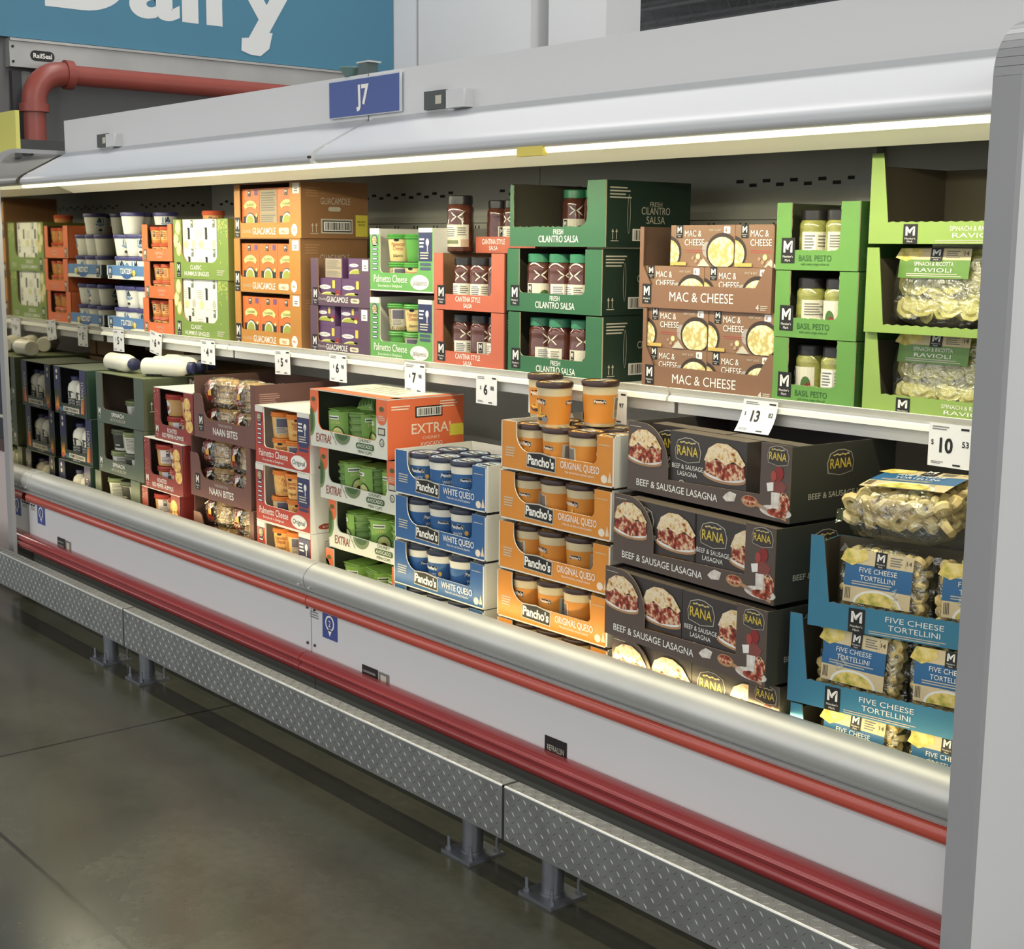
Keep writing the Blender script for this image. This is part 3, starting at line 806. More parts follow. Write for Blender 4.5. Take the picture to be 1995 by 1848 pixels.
def lasagna_picture(g, u, v, w, h, L=1, cut=None):
    """a printed dish: plate, meat layer, gratin mound; cut = fraction kept on the right"""
    a1 = 1.0 if cut is None else cut
    cl = lambda pts: [(min(p, u+w*a1), q) for p, q in pts]
    g.poly(cl([(u+w*0.5+w*0.54*math.cos(t), v+h*0.16+h*0.18*math.sin(t)) for t in [2*PI*k/24 for k in range(24)]]), PLATEP, L)
    g.poly(cl([(u+w*0.5+w*0.50*math.cos(t), v+h*0.20+h*0.16*math.sin(t)) for t in [2*PI*k/24 for k in range(24)]]), WHITE, L+1)
    g.poly(cl([(u+0.02*w, v+0.20*h), (u+0.5*w, v+0.06*h), (u+0.98*w, v+0.18*h), (u+0.97*w, v+0.52*h), (u+0.5*w, v+0.52*h), (u+0.03*w, v+0.62*h)]), MEAT, L+2)
    g.poly(cl([(u, v+0.50*h), (u+0.10*w, v+0.82*h), (u+0.30*w, v+0.98*h), (u+0.55*w, v+h), (u+0.80*w, v+0.86*h), (u+1.0*w, v+0.55*h), (u+0.92*w, v+0.46*h), (u+0.72*w, v+0.58*h), (u+0.52*w, v+0.46*h), (u+0.30*w, v+0.60*h), (u+0.12*w, v+0.46*h)]), GRAT, L+3)


def rana(g, u, v, w, h, L=1):
    pts = [(-0.46, -0.40), (0, -0.52), (0.46, -0.40), (0.50, 0), (0.40, 0.36), (0.12, 0.50), (-0.12, 0.50), (-0.40, 0.36), (-0.50, 0)]
    g.poly([(u+a*w, v+b*h) for a, b in pts], PALE, L); g.poly([(u+a*w*0.95, v+b*h*0.94) for a, b in pts], LD2, L+1)
    g.text('RANA', u, v-0.22*h, 0.40*h, GOLD, L+2, fit=0.80*w, bold=0.01)
    for k in range(6): g.disc(u-0.25*w+k*0.1*w, v+0.29*h+0.03*h*(k % 2), 0.055*w, 0.035*h, PALE if k % 2 else GOLD, L+2, 8)


def lasagna_pack():
    w, d, h = 0.268, 0.05, 0.165
    root = thing('lasagna_pack', None, 'food carton'); b = MB(); b.box(0, w, 0, d, 0, h, LD2, {'+z': mat('lasagna_top', (92, 80, 66), 0.5)}); b.build('sleeve', root)
    g = Gfx(front()); lasagna_picture(g, 0.126, 0.058, 0.141, 0.096, 1)
    g.rect(0.136, 0.262, 0.012, 0.046, mat('pack_window', (88, 62, 40), 0.25, var=0.3, vscale=25), 1)
    g.build('front_print', root)
    g = Gfx(front()); rana(g, 0.066, 0.122, 0.094, 0.062, 1)
    g.text('BEEF & SAUSAGE', 0.066, 0.074, 0.012, WHITE, 2, fit=0.112); g.text('LASAGNA', 0.066, 0.057, 0.012, WHITE, 2, fit=0.070)
    g.ring(0.046, 0.034, 0.012, 0.012, 0.003, PALE, 2); g.text('8', 0.046, 0.029, 0.010, WHITE, 2); g.text('20g', 0.232, 0.018, 0.007, WHITE, 3)
    g.build('lettering', root)
    return root


LAS_P = lasagna_pack()


def lasagna_tray():
    w, d, h = 0.567, 0.36, 0.178
    ol = [(0, 0), (w, 0), (w, h), (0.835*w, h), (0.835*w, 0.31*h), (0.27*w, 0.25*h), (0.27*w, 0.40*h)]
    ol += arc(0.10*w, 0.40*h, 0.17*w, 0.60*h, 0, PI/2, 10)[1:]+[(0, h)]
    root = carton('lasagna_tray', 'display tray', w, d, h, ol, LD, LSIDE, LD2, t=0.003, side=h-0.002, edge=mat('lasagna_edge', (120, 104, 84), 0.6))
    g = Gfx(front()); lasagna_picture(g, 0.004, 0.070, 0.128, 0.092, 1)
    g.rect(0.006, 0.05, 0.166, 0.1675, PALE)
    # garnish on the right stub and the spoon of sauce
    wh = food('printed_cream', [(0.3, (236, 232, 222)), (0.6, (210, 200, 188)), (0.8, (150, 130, 112))], 60)
    u = 0.505
    g.disc(u+0.028, 0.112, 0.014, 0.017, mat('print_tomato', (150, 42, 40), 0.45), 2, 16); g.disc(u+0.012, 0.104, 0.009, 0.012, mat('print_cherry', (176, 70, 60), 0.45), 3, 14); g.poly([(u, 0.092), (u+0.03, 0.100), (u+0.052, 0.085), (u+0.04, 0.062), (u+0.012, 0.068)], mat('print_sausage', (142, 70, 62), 0.5), 1)
    g.poly([(u-0.010, 0.085), (u+0.012, 0.090), (u+0.012, 0.070), (u-0.006, 0.066)], WHITE, 2)
    g.poly([(u+0.006, 0.066), (u+0.034, 0.068), (u+0.030, 0.020), (u+0.008, 0.022)], wh, 3); g.disc(u+0.046, 0.046, 0.018, 0.024, MEAT, 2, 16)
    g.disc(u+0.02, 0.022, 0.050, 0.014, wh, 1, 20); g.disc(u+0.026, 0.020, 0.030, 0.010, MEAT, 4, 16)
    g.disc(0.442, 0.034, 0.027, 0.014, PLATEP, 1, 18); g.disc(0.442, 0.036, 0.022, 0.010, MEAT, 2, 18); g.poly([(0.464, 0.026), (0.47, 0.034), (0.56, 0.010), (0.56, 0.004)], PLATEP, 1)
    g.poly([(0.352, 0.030), (0.365, 0.022), (0.392, 0.026), (0.398, 0.044), (0.376, 0.048), (0.362, 0.040)], wh, 1)
    g.build('front_print', root)
    g = Gfx(front()); g.text('BEEF & SAUSAGE LASAGNA', 0.186, 0.016, 0.018, WHITE, 2, fit=0.298, bold=0.008); rana(g, u+0.023, 0.152, 0.068, 0.046, 1); g.build('lettering', root)
    g = Gfx(right(w)); rana(g, 0.165, 0.130, 0.092, 0.060, 1); g.text('BEEF & SAUSAGE LASAGNA', 0.19, 0.050, 0.014, PALE, 2, fit=0.26, bold=0.01); g.build('side_lettering', root)
    return root


LAS_T = lasagna_tray()

# ---- bags of filled pasta in shallow trays
PASTA = food('pasta_dough', [(0.3, (206, 178, 112)), (0.55, (236, 214, 150)), (0.75, (244, 228, 176))], 30, rough=0.45)
PASTAG = food('ravioli_dough', [(0.3, (176, 170, 90)), (0.5, (226, 214, 128)), (0.75, (238, 226, 160))], 24, rough=0.4)
FILM = film('pack_film', clear=0.76)


def pillow(b, w, d, h, mt, seed, nu=26, nv=16, amp=0.006, c=(0, 0, 0)):
    rn = random.Random(seed); ph = [(rn.uniform(6, 22), rn.uniform(6, 22), rn.uniform(0, 6)) for _ in range(5)]
    vs, fs = [], []
    for j in range(nv+1):
        t = -PI/2+PI*j/nv
        for i in range(nu):
            a = 2*PI*i/nu
            p = lambda q, e: math.copysign(abs(q)**e, q)
            x = p(math.cos(t), 0.55)*p(math.cos(a), 0.45); y = p(math.cos(t), 0.55)*p(math.sin(a), 0.6); z = p(math.sin(t), 0.5)
            q = sum(math.sin(A*x*2+B*z*2+C_*y) for A, B, C_ in ph)/5*amp
            vs.append((c[0]+x*(w/2)*(1+q*2), c[1]+y*(d/2)+q*1.5, c[2]+h/2+z*h/2+q))
    for j in range(nv):
        for i in range(nu):
            k = (i+1) % nu; fs.append((j*nu+i, j*nu+k, (j+1)*nu+k, (j+1)*nu+i))
    b.add(vs, fs, mt, True)


def tortellino(b, c, r, rn, mt):
    ax = Vector((rn.uniform(-1, 1), rn.uniform(-1, 1), rn.uniform(-1, 1))).normalized(); q = ax.to_track_quat('Z', 'Y')
    vs, fs = [], []; n, m_ = 9, 6
    for i in range(n):
        a = 2*PI*i/n*0.93
        for j in range(m_):
            t = 2*PI*j/m_; R_ = r*0.62; s_ = r*(0.46-0.12*abs(math.cos(a/2)))
            vs.append(Vector(c)+q @ Vector(((R_+s_*math.cos(t))*math.cos(a), (R_+s_*math.cos(t))*math.sin(a), s_*1.2*math.sin(t))))
    for i in range(n):
        for j in range(m_):
            fs.append((i*m_+j, ((i+1) % n)*m_+j, ((i+1) % n)*m_+(j+1) % m_, i*m_+(j+1) % m_))
    b.add(vs, fs, mt, True)


def raviolo(b, c, r, rn, mt):
    q = Vector((rn.uniform(-.5, .5), -1, rn.uniform(-.5, .8))).normalized().to_track_quat('Z', 'Y'); t0 = rn.uniform(0, 6)
    prof_ = [(1.0, 0), (0.98, 0.05), (0.72, 0.10), (0.55, 0.34), (0.2, 0.42)]
    vs, fs = [], []; n = 16
    for (k, z) in prof_:
        for i in range(n):
            a = t0+2*PI*i/n; f = k*(1+(0.06 if i % 2 else 0)*(k > 0.9)); vs.append(Vector(c)+q @ Vector((r*f*math.cos(a), r*f*math.sin(a), z*r*0.8)))
    for j in range(len(prof_)-1):
        for i in range(n): fs.append((j*n+i, j*n+(i+1) % n, (j+1)*n+(i+1) % n, (j+1)*n+i))
    fs.append(tuple((len(prof_)-1)*n+i for i in range(n))); fs.append(tuple(range(n-1, -1, -1)))
    b.add(vs, fs, mt, True)


BAGBLUE = mat('pack_blue', (36, 104, 158), 0.4, var=0.04, vscale=18)
BAGGREEN = mat('pack_green', (96, 142, 52), 0.4, var=0.04, vscale=18)
TAN = mat('pack_tan', (222, 200, 150), 0.5, var=0.05, vscale=20)
SALAD = food('printed_salad', [(0.3, (150, 160, 60)), (0.5, (232, 206, 110)), (0.7, (240, 226, 160))], 50)


def pasta_bag(name, cat, w, d, h, dough, shape, band, l1, l2, seed, lab_x=None, r=0.017, c0=0.26, low=True):
    root = thing(name, None, cat); rn = random.Random(seed)
    b = MB(); n = 0
    nx = int(w/(r*1.55)); nz = max(2, int(h/(r*1.6)))
    for i in range(nx):
        for k in range(nz):
            for j in range(2):
                x = -w/2+r*1.3+(w-2.6*r)*i/max(1, nx-1)+rn.uniform(-.4, .4)*r; z = r*1.35+(h-2.6*r)*k/max(1, nz-1)+rn.uniform(-.2, .2)*r
                y = -d/2+r*1.15+j*min(r*1.6, d-r*2.3)+rn.uniform(-.1, .1)*r
                shape(b, (x, y, z), r, rn, dough)
    o = b.build('pasta', root); o['kind'] = 'stuff'
    b = MB(); pillow(b, w, d, h, FILM, seed)
    # gathered film seam fins at both ends
    for sx in (-1, 1):
        m_ = 12; vs = []; fs = []
        for i in range(m_):
            z = h*(0.04+0.92*i/(m_-1)); vs += [(sx*w*0.47, 0.010*math.sin(i*2.1), z), (sx*(w*0.5+0.004+0.003*math.sin(i*1.3)), 0.014*math.sin(i*2.9+1), z)]
        for i in range(m_-1): fs.append((2*i, 2*i+1, 2*i+3, 2*i+2))
        b.add(vs, fs, FILM, True)
    b.build('film', root)
    # printed card just inside the film
    H = lambda f: h*(c0+(0.97-c0)*f)/1.0
    lw = 0.74*w; u0 = -lw/2-0.02*w if lab_x is None else lab_x
    y = lambda v: -d/2-0.0005-0.004*math.sin(PI*v/h)
    g = Gfx(lambda u, v, L: (u, y(v)-EPS*L, v))

    def strip(a, b_, mt, L=1):
        for k in range(4): g.rect(u0, u0+lw, H(a+(b_-a)*k/4), H(a+(b_-a)*(k+1)/4), mt, L)
    strip(0.72, 0.98, TAN); strip(0.30, 0.72, band); strip(0.0, 0.30, TAN) if low else None
    g.poly([(u0, H(0.98)), (u0+lw*0.30, H(0.98)), (u0+lw*0.34, H(0.84)), (u0+lw*0.22, H(0.75)), (u0+lw*0.1, H(0.68)), (u0-0.012, H(0.76))], SALAD, 2)
    if low:
        g.disc(u0+lw*0.52, H(0), lw*0.36, H(0.28)-H(0), WHITE, 2, 20, 0, PI); g.disc(u0+lw*0.52, H(0), lw*0.32, H(0.24)-H(0), SALAD, 3, 20, 0, PI)
        for k in range(4): g.rect(u0+lw*(0.03+0.022*k), u0+lw*(0.04+0.022*k), H(0.06), H(0.27), STEEL, 2)
    g.lines(u0+lw*0.66, u0+lw*0.86, H(0.76), H(0.94), 4, GREYINK, 2); g.rect(u0+lw*0.885, u0+lw*0.888, H(0.76), H(0.96), GREYINK, 2)
    g.lines(u0+lw*0.12, u0+lw*0.92, H(0.33), H(0.42), 2, PALE, 2)
    o = g.build('pack_card', root)
    g = Gfx(lambda u, v, L: (u, y(v)-EPS*L, v)); g.mlogo(u0+lw*0.44, H(0.69), lw*0.17, H(0.99)-H(0.69), L=3)
    g.text(l1, u0+lw*0.5, H(0.58), (H(1)-H(0))*0.095, WHITE, 3, fit=lw*0.56); g.text(l2, u0+lw*0.5, H(0.44), (H(1)-H(0))*0.095, WHITE, 3, fit=lw*0.52); g.text('14', u0+lw*0.94, H(0.82), h*0.06, BLACK, 3)
    g.build('lettering', root)
    return root


TORT = [pasta_bag('tortellini_bag', 'pasta bag', 0.205, 0.085, 0.168, PASTA, tortellino, BAGBLUE, 'FIVE CHEESE', 'TORTELLINI', s_) for s_ in (3, 8)]
RAVI = pasta_bag('ravioli_bag', 'pasta bag', 0.250, 0.085, 0.182, PASTAG, raviolo, BAGGREEN, 'SPINACH & RICOTTA', 'RAVIOLI', 5, r=0.030, c0=0.42, low=False)
TEAL = mat('tray_teal', (52, 128, 160), 0.5, var=0.03, vscale=10)
LIME = mat('tray_lime', (138, 170, 74), 0.5, var=0.03, vscale=10)


def pasta_tray(name, cf, w, d, h, bh, ww, l1, l2, ledge=0.0, low=False):
    bh2 = 0.018 if low else bh
    ol = [(0, 0), (w, 0), (w, bh2)]
    n = 40
    for k in range(1, n): ol.append((w-(w-ww)*k/n, bh2+(0.0025 if k % 2 else 0)))
    ol += [(ww, bh2), (ww*0.62, h), (0, h)]
    root = carton(name, 'display tray', w, d, h, ol, cf, cf, mat(name+'_inside', (92, 84, 66), 0.7), back=h*0.87, side=h*0.84, lside=h*0.87, t=0.003)
    if not low:
        g = Gfx(front()); g.mlogo(0.095, 0.0, 0.038, bh-0.004, L=1); x = w*0.50
        g.text(l1, x, bh*0.60, bh*0.22, WHITE, 1, fit=0.128); g.text(l2, x, bh*0.29, bh*0.22, WHITE, 1, fit=0.114); g.lines(x-0.10, x+0.12, bh*0.04, bh*0.20, 2, PALE, 1)
        g.build('lettering', root)
    return root


T_TOR = pasta_tray('tortellini_tray', TEAL, 0.485, 0.16, 0.205, 0.058, 0.048, 'FIVE CHEESE', 'TORTELLINI')
T_RAV = pasta_tray('ravioli_tray', LIME, 0.56, 0.30, 0.205, 0.048, 0.052, 'SPINACH & RICOTTA', 'RAVIOLI')
T_RAV2 = pasta_tray('ravioli_tray', LIME, 0.56, 0.30, 0.195, 0.048, 0.052, 'SPINACH & RICOTTA', 'RAVIOLI', low=True)

# ---- salsa and pesto jars
GLASSJ = mat('salsa_brown', (92, 48, 36), 0.12, var=0.22, vscale=70, coat=0.6)
GLASSP = mat('pesto_green', (150, 150, 72), 0.14, var=0.22, vscale=70, coat=0.6)
LIDDK = mat('lid_black', (42, 40, 40), 0.3)
LIDGR = mat('lid_green', (52, 132, 92), 0.35)


def jar(name, rad, h, cont, lid, facing, lw, v0, v1, pic, x_mark=True, back=False, lidh=0.022):
    root = thing(name, None, 'jar'); hs = h-lidh
    pr = [(0, 0.003), (rad-0.006, 0), (rad-0.001, 0.004), (rad, 0.010), (rad, hs*0.60), (rad*0.97, hs*0.66), (rad*0.97, hs*0.78), (rad*0.99, hs*0.82), (rad*0.97, hs*0.90), (rad*0.84, hs*0.97), (rad*0.80, hs)]
    b = MB(); b.lathe(pr, cont, 26); b.build('glass', root)
    b = MB(); rl = rad*0.90; b.lathe([(rl*0.95, hs-0.004), (rl, hs-0.003), (rl, h-0.003), (rl-0.003, h), (0, h)], lid, 26); b.build('lid', root)
    g = Gfx(cyl(lambda v: rad, math.radians(facing)), du=0.010)
    g.rect(-lw/2, lw/2, v0, v1, mat('jar_label', (222, 214, 190), 0.5), 1)
    if pic == 'facts':
        g.rect(-lw*0.4, lw*0.02, v0+0.42*(v1-v0), v1-0.004, WHITE, 2); g.lines(-lw*0.38, 0, v0+0.45*(v1-v0), v1-0.006, 5, GREYINK, 3); g.lines(lw*0.08, lw*0.42, v0+0.5*(v1-v0), v1-0.006, 4, GREYINK, 2)
        g.rect(-lw*0.4, lw*0.1, v0+0.14*(v1-v0), v0+0.30*(v1-v0), mat('label_olive', (128, 136, 92), 0.5), 2); g.rect(lw*0.2, lw*0.5, v0, v0+0.34*(v1-v0), mat('label_tan', (196, 160, 130), 0.5), 2)
    elif pic == 'code':
        g.lines(-lw*0.4, lw*0.3, v0+0.5*(v1-v0), v1-0.006, 5, GREYINK, 2); g.barcode(-lw*0.3, lw*0.25, v0+0.06*(v1-v0), v0+0.42*(v1-v0), 2)
    else:
        g.mlogo(-lw*0.44, v0+0.45*(v1-v0), lw*0.17, 0.5*(v1-v0), L=2)
        g.disc(lw*0.20, v0+0.42*(v1-v0), lw*0.18, (v1-v0)*0.28, mat('print_herb', (70, 110, 46), 0.5), 2, 12); g.disc(lw*0.28, v0+0.3*(v1-v0), lw*0.13, (v1-v0)*0.2, mat('print_tomato', (150, 42, 40), 0.45), 3, 12)
        g.text(pic, -lw*0.06, v0+0.22*(v1-v0), (v1-v0)*0.13, BLACK, 3, fit=lw*0.5)
    g.build('jar_label', root)
    if x_mark:
        g = Gfx(cyl(lambda v: rad*0.975, math.radians(facing+6)), du=0.006); z = hs*0.72; s_ = 0.026
        EM = mat('glass_emboss', (232, 222, 200), 0.15)
        for sx in (-1, 1):
            for sz in (-1, 1):
                g.poly([(0.001*sx, z), (sx*s_*0.6, z+sz*s_*0.46), (sx*s_, z+sz*s_*0.70), (sx*s_*0.5, z+sz*s_*0.16), (0.003*sx, z-0.001*sz)], EM, 1)
        g.build('embossed_mark', root)
    return root


SAL_G = [jar('salsa_jar', 0.041, 0.168, GLASSJ, LIDGR, -85+a, 0.085, 0.016, 0.080, p) for a, p in ((0, 'facts'), (30, 'Cilantro'), (60, 'facts'))]
SAL_C = [jar('salsa_jar', 0.040, 0.164, GLASSJ, LIDDK, -80+a, 0.080, 0.016, 0.080, p) for a, p in ((0, 'facts'), (35, 'facts'), (80, 'Salsa'))]
PES = [jar('pesto_jar', 0.038, 0.142, GLASSP, LIDDK, -55+a, 0.072, 0.012, 0.088, p, False) for a, p in ((0, 'facts'), (10, 'code'), (-50, 'Pesto'))]
CANT = mat('cantina_coral', (196, 94, 66), 0.5, var=0.03, vscale=12)
CILG = mat('cilantro_green', (44, 104, 66), 0.5, var=0.04, vscale=12)
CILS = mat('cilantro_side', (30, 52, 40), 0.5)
PESG = mat('pesto_box', (94, 150, 62), 0.5, var=0.04, vscale=10)


def salsa_box(name, w, d, h, ol, cf, cs, ci, lines, logo=True, barc=True, inkside=PALE):
    root = carton(name, 'display tray', w, d, h, ol, cf, cs, ci, edge=mat(name+'_edge', (186, 176, 140), 0.7) if 'pesto' in name or 'cilantro' in name else cf)
    g = Gfx(front()); g.mlogo(0.018, 0.016, 0.042, 0.062, L=1) if logo else None
    if logo: g.build('logo_patch', root)
    g = Gfx(front())
    for st, u, v, hh, ft, ink in lines: g.text(st, u, v, hh, ink, 1, fit=ft, bold=0.008)
    g.build('lettering', root)
    g = Gfx(right(w)); g.lines(0.015, 0.10, h-0.052, h-0.016, 4, inkside, 1); g.arrows(0.028, 0.022, 0.030, inkside, 1)
    if barc:
        g.barcode(0.105, 0.200, 0.018, 0.052, 1)
        g.text(lines[0][0], d*0.58, h*0.62, 0.014, inkside, 1, fit=0.05); g.text(lines[1][0].split()[0], d*0.58, h*0.50, 0.022, inkside, 1, fit=0.115); g.text('SALSA', d*0.58, h*0.36, 0.022, inkside, 1, fit=0.075)
        g.ring(0.09, h*0.5, 0.006, 0.055, 0.0015, inkside, 1)
    g.build('side_print', root)
    return root


def cil_lines(w): return [('FRESH', 0.225, 0.036, 0.015, 0.044, WHITE), ('CILANTRO SALSA', 0.225, 0.013, 0.020, 0.178, WHITE)]


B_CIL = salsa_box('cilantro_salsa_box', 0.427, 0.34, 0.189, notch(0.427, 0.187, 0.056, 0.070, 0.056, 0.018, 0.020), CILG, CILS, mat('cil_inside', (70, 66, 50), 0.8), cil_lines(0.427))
B_CILO = salsa_box('cilantro_salsa_box', 0.427, 0.34, 0.187, notch(0.427, 0.187, 0.014, 0.078, 0.058, 0.004, 0.03, hl=0.182, ragged=0.0016, seed=6), CILG, CILS, mat('cil_inside', (70, 66, 50), 0.8), cil_lines(0.427), logo=False)
ca = [('CANTINA STYLE', 0.178, 0.028, 0.017, 0.128, WHITE), ('SALSA', 0.178, 0.009, 0.014, 0.044, WHITE)]
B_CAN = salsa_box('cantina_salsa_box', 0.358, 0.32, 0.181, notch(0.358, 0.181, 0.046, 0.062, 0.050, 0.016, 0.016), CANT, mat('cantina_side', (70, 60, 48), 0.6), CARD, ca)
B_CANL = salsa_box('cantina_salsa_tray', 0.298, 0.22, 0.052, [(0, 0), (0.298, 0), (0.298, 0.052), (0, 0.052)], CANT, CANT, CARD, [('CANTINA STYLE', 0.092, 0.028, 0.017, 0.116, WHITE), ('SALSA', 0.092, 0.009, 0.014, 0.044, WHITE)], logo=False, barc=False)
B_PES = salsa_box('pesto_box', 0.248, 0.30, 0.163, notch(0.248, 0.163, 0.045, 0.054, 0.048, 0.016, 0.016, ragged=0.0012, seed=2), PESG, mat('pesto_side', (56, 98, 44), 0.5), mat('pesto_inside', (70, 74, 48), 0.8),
                  [('BASIL PESTO', 0.122, 0.022, 0.015, 0.098, mat('pesto_ink', (44, 92, 40), 0.5)), ('with extra virgin olive oil', 0.122, 0.012, 0.006, 0.085, mat('pesto_ink', (44, 92, 40), 0.5))], barc=False, inkside=mat('pesto_ink', (44, 92, 40), 0.5))

# ---- macaroni cartons and trays
MACB = mat('mac_brown', (134, 94, 68), 0.5, var=0.04, vscale=12)
MACP = mat('mac_pack', (142, 104, 76), 0.45, var=0.12, vscale=9)
SHELL = food('printed_macaroni', [(0.15, (246, 240, 206)), (0.42, (236, 226, 172)), (0.68, (196, 176, 112))], 75, kind='cells')


def mac_pack(w=0.228):
    d, h = 0.05, 0.108
    root = thing('macaroni_carton', None, 'food carton'); b = MB(); b.box(0, w, 0, d, 0, h, MACP); b.build('sleeve', root)
    g = Gfx(front())
    cl = lambda pts: [(max(0.001, min(w-0.001, p)), max(0.001, q)) for p, q in pts]
    el = lambda cu, cv, ru, rv: cl([(cu+ru*math.cos(2*PI*k/28), cv+rv*math.sin(2*PI*k/28)) for k in range(28)])
    bd = mat('print_pan', (58, 44, 36), 0.4)
    for cu, cv, ru, rv in ((0.186, 0.040, 0.056, 0.048), (-0.006, 0.036, 0.045, 0.044)):
        if cu > w: continue
        if cu > 0: g.poly(el(cu-0.055, cv+0.005, 0.016, 0.020), mat('print_handle', (170, 160, 150), 0.3), 1)
        g.poly(el(cu, cv, ru, rv), bd, 2); g.poly(el(cu, cv-0.003, ru*0.88, rv*0.84), SHELL, 3)
    for cu, cv, r in ((0.083, 0.022, 0.005), (0.102, 0.026, 0.008), (0.094, 0.014, 0.006), (0.112, 0.014, 0.005)): g.disc(cu, cv, r, r, mat('print_nutmeg', (172, 136, 108), 0.5) if r < .007 else SHELL, 2, 10)
    g.rect(0.002, 0.060, 0.002, 0.011, mat('print_gold', (206, 170, 80), 0.5), 4); g.poly([(0.10, 0.001), (0.145, 0.001), (0.122, 0.022)], PALE, 4)
    g.build('front_print', root)
    g = Gfx(front()); g.mlogo(0.020, h-0.034, 0.024, 0.034, L=1)
    g.text('MAC &', 0.052, h-0.030, 0.017, WHITE, 2, align='L', fit=0.060); g.text('CHEESE', 0.052, h-0.053, 0.017, WHITE, 2, align='L', fit=0.070)
    red = mat('red_ink', (190, 70, 66), 0.5); g.rect(0.052, 0.124, h-0.066, h-0.0645, red); g.rect(0.056, 0.120, h-0.071, h-0.0695, red)
    if w < 0.2: g.build('lettering', root); return root
    g.rrect(0.190, 0.212, h-0.022, h-0.004, 0.003, WHITE, 1); g.text('4', 0.197, h-0.019, 0.012, MACB, 2); g.text('HEAT & EAT', 0.160, h-0.016, 0.006, PALE, 2, fit=0.042)
    g.build('lettering', root)
    return root


MAC_P = mac_pack(); MAC_N = mac_pack(0.126)


def mac_tray():
    w, d, h = 0.472, 0.30, 0.218
    ol = [(0, 0), (w, 0), (w, h*0.52), (0.965*w, h*0.55), (0.885*w, 0.285*h), (0.095*w, 0.285*h), (0.03*w, 0.52*h), (0.03*w, h), (0, h)]
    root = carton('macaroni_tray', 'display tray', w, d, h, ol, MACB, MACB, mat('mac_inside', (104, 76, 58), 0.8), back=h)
    g = Gfx(front()); g.mlogo(0.014, 0.010, 0.034, 0.054, L=1); g.build('logo_patch', root)
    g = Gfx(front()); g.text('MAC & CHEESE', 0.232, 0.020, 0.026, WHITE, 1, fit=0.228); g.text('4', 0.428, 0.006, 0.016, WHITE, 1); g.lines(0.438, 0.462, 0.006, 0.020, 3, PALE, 1); g.build('lettering', root)
    return root


T_MAC = mac_tray()

# ---- guacamole cartons in ochre and purple boxes
OCH = mat('guac_ochre', (194, 128, 44), 0.5, var=0.03, vscale=12); OCHS = mat('guac_side', (150, 104, 62), 0.55, var=0.04, vscale=10)
GOR = mat('guac_orange', (226, 112, 44), 0.45, var=0.03, vscale=14); GGRN = mat('guac_cream', (220, 216, 130), 0.5)
PUR = mat('guac_purple', (92, 66, 88), 0.5, var=0.03, vscale=12); PURP = mat('guac_purple_pack', (96, 62, 104), 0.45, var=0.05, vscale=14)


def guac_pack(cb, w, h, purple=False, facts=False):
    d = 0.10
    root = thing('guacamole_carton', None, 'food carton'); b = MB(); b.box(0, w, 0, d, 0, h, cb); b.build('sleeve', root)
    g = Gfx(front())
    if facts:
        g.rect(w*0.04, w*0.96, h*0.04, h*0.97, mat('facts_grey', (168, 150, 120), 0.6), 1); g.lines(w*0.1, w*0.92, h*0.45, h*0.92, 8, GREYINK, 2); g.lines(w*0.1, w*0.92, h*0.08, h*0.38, 6, GREYINK, 2)
        g.build('facts_print', root); return root
    bx = mat('print_dark', (52, 46, 34), 0.5)
    if purple:
        g.disc(w*0.45, h*0.24, w*0.40, h*0.24, GGRN, 1, 22, 0, PI); g.disc(w*0.45, h*0.24, w*0.34, h*0.19, mat('guac_dip', (160, 166, 60), 0.5), 2, 22, 0, PI)
        g.rect(w*0.78, w*0.97, h*0.35, h*0.55, mat('print_tomato', (150, 42, 40), 0.45), 1); g.disc(w*0.86, h*0.3, w*0.09, h*0.1, SALAD, 2, 10)
        g.rect(w*0.62, w*0.74, h*0.62, h*0.92, GOLD, 1); g.disc(w*0.3, h*0.66, w*0.26, h*0.085, WHITE, 1, 16); g.text('GUAC', w*0.3, h*0.63, h*0.07, PUR, 2, fit=w*0.36)
        g.rect(w*0.55, w*0.75, h*0.3, h*0.46, bx, 1)
    else:
        g.rect(w*0.10, w*0.90, h*0.02, h*0.34, bx, 1); g.disc(w*0.5, h*0.22, w*0.27, h*0.21, mat('avocado_skin', (60, 84, 36), 0.6), 2, 22); g.disc(w*0.5, h*0.22, w*0.24, h*0.185, WHITE, 3, 22); g.disc(w*0.5, h*0.21, w*0.20, h*0.155, mat('guac_dip', (160, 166, 60), 0.5), 4, 22)
        g.disc(w*0.86, h*0.36, w*0.06, h*0.045, GGRN, 3, 12)
        pts = [(w*0.5+w*0.42*math.cos(a), h*0.48+h*0.24*math.sin(a)) for a in [PI*0.16+PI*0.68*k/10 for k in range(11)]]+[(w*0.5+w*0.34*math.cos(a), h*0.44+h*0.13*math.sin(a)) for a in [PI*0.84-PI*0.68*k/10 for k in range(11)]]
        g.poly(pts, GGRN, 2); g.text('CLASSIC', w*0.5, h*0.595, h*0.055, mat('avocado_skin', (60, 84, 36), 0.6), 3, fit=w*0.46)
        g.mlogo(w*0.36, h*0.82, w*0.16, h*0.14, L=1); g.rect(w*0.74, w*0.92, h*0.84, h*0.97, mat('print_violet', (120, 80, 130), 0.5), 1)
    g.build('front_print', root)
    return root


GU_P = guac_pack(GOR, 0.138, 0.158); GU_F = guac_pack(GOR, 0.138, 0.158, facts=True)
PU_P = guac_pack(PURP, 0.150, 0.094, True); PU_F = guac_pack(PURP, 0.150, 0.094, True, facts=True)


